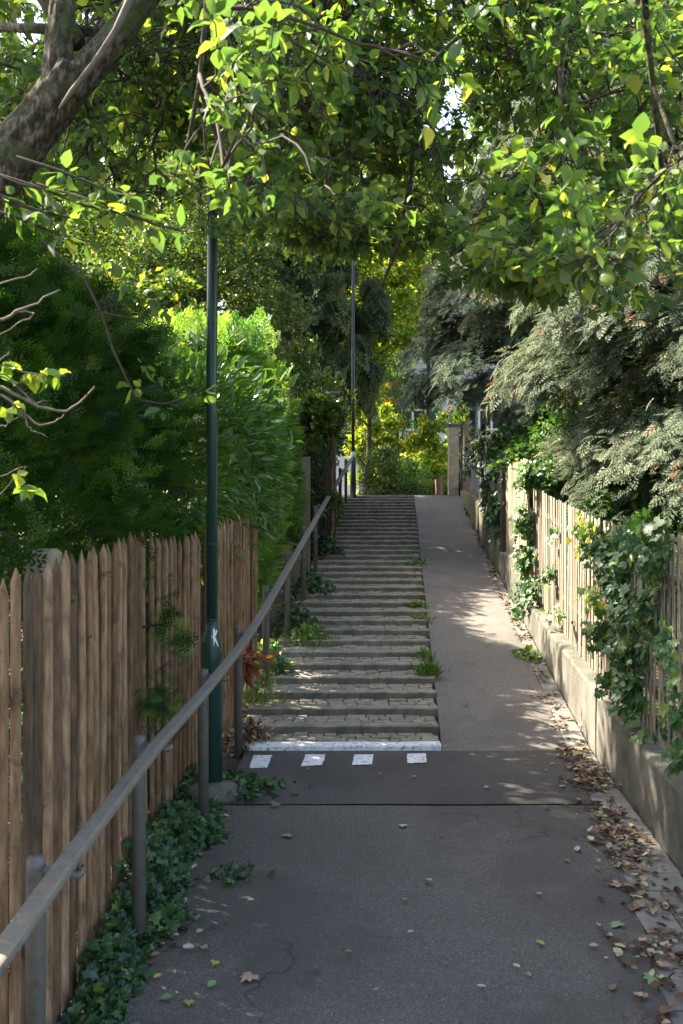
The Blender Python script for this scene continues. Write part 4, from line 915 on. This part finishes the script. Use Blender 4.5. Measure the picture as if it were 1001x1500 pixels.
for (colr, zone), L in groups.items():
    L.sort(key=lambda t: -t[1])
    for i, (px, py, _, sz, big) in enumerate(L):
        c = px_ground(px, py); c[2] += .014
        if py < 1100 and px < 650:
            k = math.floor((c[1] - Y0) / TR); c[2] = k * RS + .052 + .012
        a = rng.uniform(0, 6.28); T = IVY if big else CURL
        d = np.array([[math.cos(a), math.sin(a), 0.]]); nn = norm(np.array([[rng.normal(0, .15), rng.normal(0, .15), 1.]]))
        o = scatter('fallen_leaf', T, np.array([[0, 0, 0.]]), frames(d, nn, np.array([sz * 1.05])), M['fl_' + colr], rnd=np.array([rng.random()]))
        o.location = c
        nm = 'pale green' if colr == 'green' else 'whitish' if colr == 'pale' else colr
        if len(L) == 1: lab = f'only {nm} fallen leaf on {zone}'
        else: lab = f'{nm} fallen leaf on {zone}, {ORD[i]} of them'
        tag(o, lab, 'leaf', 'single fallen leaves on the path')

# ------------------------------------------------------------------ the near tree with its canopy over the path
def near_tree():
    t0 = empty('overhanging_tree', (-2.25, 4.7, -.2), 'old mossy tree leaning in at top left, its leafy branches roofing the path', 'tree')
    m = MB(); tw = MB()
    A = lambda px, py, Y=4.4: at(px, py, Y)
    def rough(pts, rad, n=44, sub=60):
        pts = np.array(pts, float); t = np.linspace(0, len(pts) - 1, sub); ii = np.arange(len(pts))
        Q = np.stack([np.interp(t, ii, pts[:, k]) for k in range(3)], -1)
        for _ in range(6): Q[1:-1] = (Q[:-2] + Q[1:-1] * 2 + Q[2:]) / 4
        r = np.interp(t, ii, rad); T = norm(np.gradient(Q, axis=0)); a = np.arange(n) * 2 * math.pi / n
        V = []; L = np.linalg.norm(np.diff(Q, axis=0), axis=1).sum()
        lump = rng.normal(0, 1, (sub, n)); lump = (lump + np.roll(lump, 1, 0) * .9 + np.roll(lump, -1, 0) * .9 + np.roll(lump, 2, 0) * .5) / 2
        for i in range(sub):
            u = norm(np.cross(T[i], (0.1, 1., 0))); v = np.cross(T[i], u); s_ = i / sub * L
            rr = r[i] * (1 + .055 * np.sin(3 * a + 2 * s_) + .04 * np.sin(7 * a - 5 * s_ + 1) + .035 * lump[i])
            V.append(Q[i] + rr[:, None] * (np.outer(np.cos(a), u) + np.outer(np.sin(a), v)))
        m.grid(np.concatenate([np.array(V), np.array(V)[:, :1]], 1))
    trunk = np.array([(-2.25, 4.7, -.4), (-2.1, 4.6, 1.2), (-2.12, 4.5, 2.4), (-1.83, 4.42, 3.05), A(22, 228), A(68, 165), A(110, 105)])
    rough(trunk, [.2, .17, .15, .125, .108, .1, .095], 50, 110)
    rough([A(88, 150), A(88, 70), A(92, 10), A(85, -120, 4.5), A(60, -350, 4.6)], [.08, .062, .055, .05, .04])
    fork = A(112, 108)
    limb = np.array([A(100, 130), A(140, 92), A(175, 45), A(215, -10), A(290, -90, 4.6), A(450, -190, 4.9), A(700, -260, 5.2), A(980, -270, 5.4)])
    rough(limb, [.085, .068, .062, .056, .048, .04, .03, .018], 36, 90)
    m.tube([A(0, 40, 4.6), A(60, 42, 4.5), A(110, 45, 4.5), A(170, 48, 4.6)], [.02, .025, .025, .02], 8)
    l2 = np.array([A(85, -120, 4.5), A(180, -260, 4.0), A(380, -330, 3.6), A(620, -330, 3.4), A(900, -260, 3.3)])
    l3 = np.array([A(290, -90, 4.6), A(420, -60, 5.4), A(600, -60, 6.2), A(830, -40, 6.6), A(1050, -30, 6.8)])
    l4 = np.array([A(60, -350, 4.6), (-2.2, 5.5, 5.6), (-3.0, 6.8, 6.2), (-3.6, 7.8, 6.4)])
    l5 = np.array([A(110, 60, 4.4), A(30, -60, 4.8), A(-150, -100, 5.4), A(-300, -60, 6.2)])
    l6 = np.array([A(700, -260, 5.2), A(800, -60, 4.9), A(822, 120, 4.7), A(825, 260, 4.6), A(845, 370, 4.5), A(880, 450, 4.45)])
    l7 = np.array([A(600, -60, 6.2), A(615, 120, 5.6), A(600, 280, 5.2), A(575, 380, 5.1), A(552, 440, 5.0)])
    l8 = np.array([A(900, -260, 3.3), A(940, -40, 3.6), A(960, 160, 3.9), A(975, 300, 4.0)])
    l9 = np.array([A(290, -90, 4.6), A(230, -60, 5.8), A(150, 40, 7.0), A(90, 110, 7.6)])
    for l in (l9, l2, l3, l4, l5, l6, l7, l8): m.tube(l, np.linspace(.05, .02, len(l)) * (.36 if l is l6 or l is l7 or l is l8 else 1), 8)
    limbs = [limb[3:], l2, l3, l4, l5, l6, l8, l7, l9]
    tpos, tdir = [], []
    def grow(p, d, L, r, lvl, low):
        e_ = p + d * L * .6
        if any(q[0] < -.55 and q[1] < 4.9 and q[2] > 3.2 for q in (p, e_)) and rng.random() < .86: return
        n = 6; P = [p]; dd = d.copy()
        for i in range(n):
            dd = norm(dd + rng.normal(0, .22, 3) + np.array([0, 0, -.05 if lvl else -.10]))
            q = P[-1] + dd * L / n
            if q[2] < low(q): dd = norm(dd * (1, 1, 0) + (0, 0, .25)); q = P[-1] + dd * L / n
            P.append(q)
        (tw if lvl else m).tube(P, np.linspace(r, r * .45, n + 1), 5 if lvl else 6, cap=False)
        if lvl == 2 and rng.random() < .3: return
        if lvl == 2:
            for k in (3, 4, 5, 6):
                tpos.append(P[k]); tdir.append(norm(np.array(P[k]) - P[k - 1]))
            return
        for k in range(1, n + 1):
            for _ in range(2 if lvl == 0 else 1 + (rng.random() < .6)):
                nd = norm(norm(np.array(P[k]) - P[k - 1]) + rng.normal(0, .75, 3)); grow(P[k], nd, L * rng.uniform(.4, .6), r * .5, lvl + 1, low)
    def low(q):
        x = q[0]; base = float(np.interp(x, [-1.6, -.8, 0, .35, .8, 1.2, 2.2], [3.55, 3.35, 3.2, 3.2, 3.0, 2.85, 2.72]))
        return base + (q[1] - 4.4) * .22
    for l, cnt in zip(limbs, (11, 7, 9, 6, 5, 4, 2, 1, 9)):
        for k in range(cnt):
            t = rng.uniform(.05, 1) * (len(l) - 1); i = min(int(t), len(l) - 2); p = l[i] + (l[i + 1] - l[i]) * (t - i)
            d = norm(np.array([rng.normal(0, .8), rng.normal(0, .7), rng.uniform(-1.1, -.1)]))
            grow(p, d, rng.uniform(.9, 1.5) * (.62 if l is l6 or l is l7 or l is l8 else 1), .018 * (.5 if l is l6 or l is l7 or l is l8 else 1), 0, low)
    # drooping twigs seen in the gap above the yew
    def twig(pts, r=.006, lf=True):
        pts = np.array(pts); tw.tube(pts, np.linspace(r, r * .5, len(pts)), 6, cap=False)
    twig([A(60, 350, 4.0), A(125, 410, 4.0), A(150, 460, 4.0), A(165, 510, 4.0), A(188, 560, 4.0), A(200, 585, 4.0), A(240, 592, 4.0), A(285, 580, 4.0)], .007)
    twig([A(150, 458, 4.0), A(200, 468, 4.0), A(225, 480, 4.1)], .005)
    for px, py in ((211, 545), (230, 560), (195, 578), (300, 588), (240, 610), (178, 425), (222, 445), (238, 465), (255, 470)): tpos.append(A(px, py - 12, 4.0)); tdir.append(np.array([.3, 0, -1.]))
    # pale leafy boughs near the left edge
    for (px, py) in ((20, 300), (60, 310), (120, 300), (180, 315), (230, 330), (30, 270), (90, 345), (150, 275)):
        p = A(px, py, 3.3); twig([p + (-.3, .05, .12), p + (-.15, 0, .06), p, p + (.1, 0, -.02)], .006); tpos += [p, p + (.08, 0, -.02), p + (-.12, 0, .05)]; tdir += [np.array([1., 0, -.1])] * 3
    tp, td = np.array(tpos), np.array(tdir)
    sel = np.arange(len(tp)); P, D, NN = [], [], []
    for k in range(6):
        a = rng.normal(0, 1, tp.shape); d = norm(td * .6 + a * .75 + (0, 0, -.25)); keep = rng.random(len(tp)) < .74
        P.append((tp + d * .015)[keep]); D.append(d[keep]); NN.append(norm(rng.normal(0, .45, tp.shape) + (0, 0, 1))[keep])
    P, D, NN = map(np.concatenate, (P, D, NN))
    kk = ~((P[:, 0] > .2) & (P[:, 2] < 3.5) & (rng.random(len(P)) < .45)) & ~((P[:, 0] < -.6) & (P[:, 1] < 5.0) & (P[:, 2] > 3.3) & (rng.random(len(P)) < .75)); P, D, NN = P[kk], D[kk], NN[kk]; print('canopy leaves', len(P))
    foliage('crown', LEAF, P, D, NN, .062 * rng.uniform(.45, 1.3, len(P)), M['leaf'], t0, rnd=rng.random(len(P)) ** 1.35, smooth=True)
    m.build('trunk', M['bark'], t0, smooth=True); tw.build('twigs', M['twig'], t0, smooth=True)
    pl = MB(); pl.tube([A(196, -15, 4.15), A(170, 45, 4.15), A(140, 90, 4.15), A(105, 135, 4.18), A(88, 160, 4.22)], [.017, .016, .014, .013, .009], 8)
    o = pl.build('shoot', M['palebark'], t0, smooth=True); o['label'] = 'smooth pale shoot crossing the mossy trunk'
near_tree()

# bare-stemmed shrub poking in from the left
def bare_shrub():
    b0 = empty('bare_shrub', (-1.75, 3.2, -.2), 'bare grey-brown shrub stems reaching in from the left above the fence', 'shrub')
    m = MB(); A = lambda px, py, Y=3.3: at(px, py, Y); hub = A(-60, 580)
    m.tube([(-1.75, 3.2, -.3), (-1.7, 3.25, 1.2), hub], [.04, .035, .028], 8)
    m.tube([(-1.75, 3.2, .3), (-1.8, 3.3, 1.6), A(-80, 480)], [.03, .025, .02], 8)
    for pts, r in (([hub, A(0, 560), A(40, 590), A(85, 605), A(110, 598), A(138, 568)], .011), ([hub, A(0, 575), A(30, 600), A(60, 628), A(85, 615), A(92, 606)], .008), ([A(30, 600), A(45, 630), A(70, 640)], .006),
                   ([hub, A(-10, 545), A(20, 560), A(50, 590), A(70, 590)], .007), ([hub, A(0, 540), A(30, 565), A(60, 550), A(98, 552)], .006), ([hub, A(0, 530), A(35, 545), A(65, 555), A(95, 550)], .006),
                   ([A(-80, 480), A(0, 470), A(40, 450), A(88, 425)], .010), ([A(20, 460), A(33, 455), A(55, 460), A(30, 475), A(-10, 495)], .006), ([A(-80, 480), A(-60, 450), A(0, 415), A(35, 408), A(55, 395)], .007),
                   ([A(-80, 480), A(-30, 560), A(0, 530), A(15, 515)], .007), ([hub, A(-20, 640), A(0, 625), A(30, 610)], .006), ([hub, A(-60, 650), A(-40, 700), A(0, 698), A(20, 690), A(40, 682)], .005), ([A(-60, 650), A(-30, 740), A(0, 725), A(40, 680)], .004)):
        P = np.array(pts); t = np.linspace(0, 1, 14); s = np.linspace(0, 1, len(P)); Q = np.stack([np.interp(t, s, P[:, k]) for k in range(3)], -1)
        Q[1:-1] = (Q[:-2] + Q[1:-1] * 2 + Q[2:]) / 4; Q[1:] += rng.normal(0, .003, (13, 3)); m.tube(Q, np.linspace(r, r * .35, 14) * .72, 6)
    m.build('stems', M['palebark'], b0, smooth=True)
    tip = np.array([A(*p) for p in ((5, 540), (45, 545), (70, 540), (85, 550), (10, 600), (20, 590), (30, 560), (25, 695), (45, 720), (5, 530), (60, 545), (38, 710))])
    tip = np.repeat(tip, 3, 0); n = len(tip)
    foliage('leaves', LEAF, tip, norm(rng.normal(0, .6, (n, 3)) + (.6, 0, -.6)), norm(rng.normal(0, .5, (n, 3)) + (0, -.3, 1)), rng.uniform(.035, .075, n), M['mleaf'], b0)
bare_shrub()
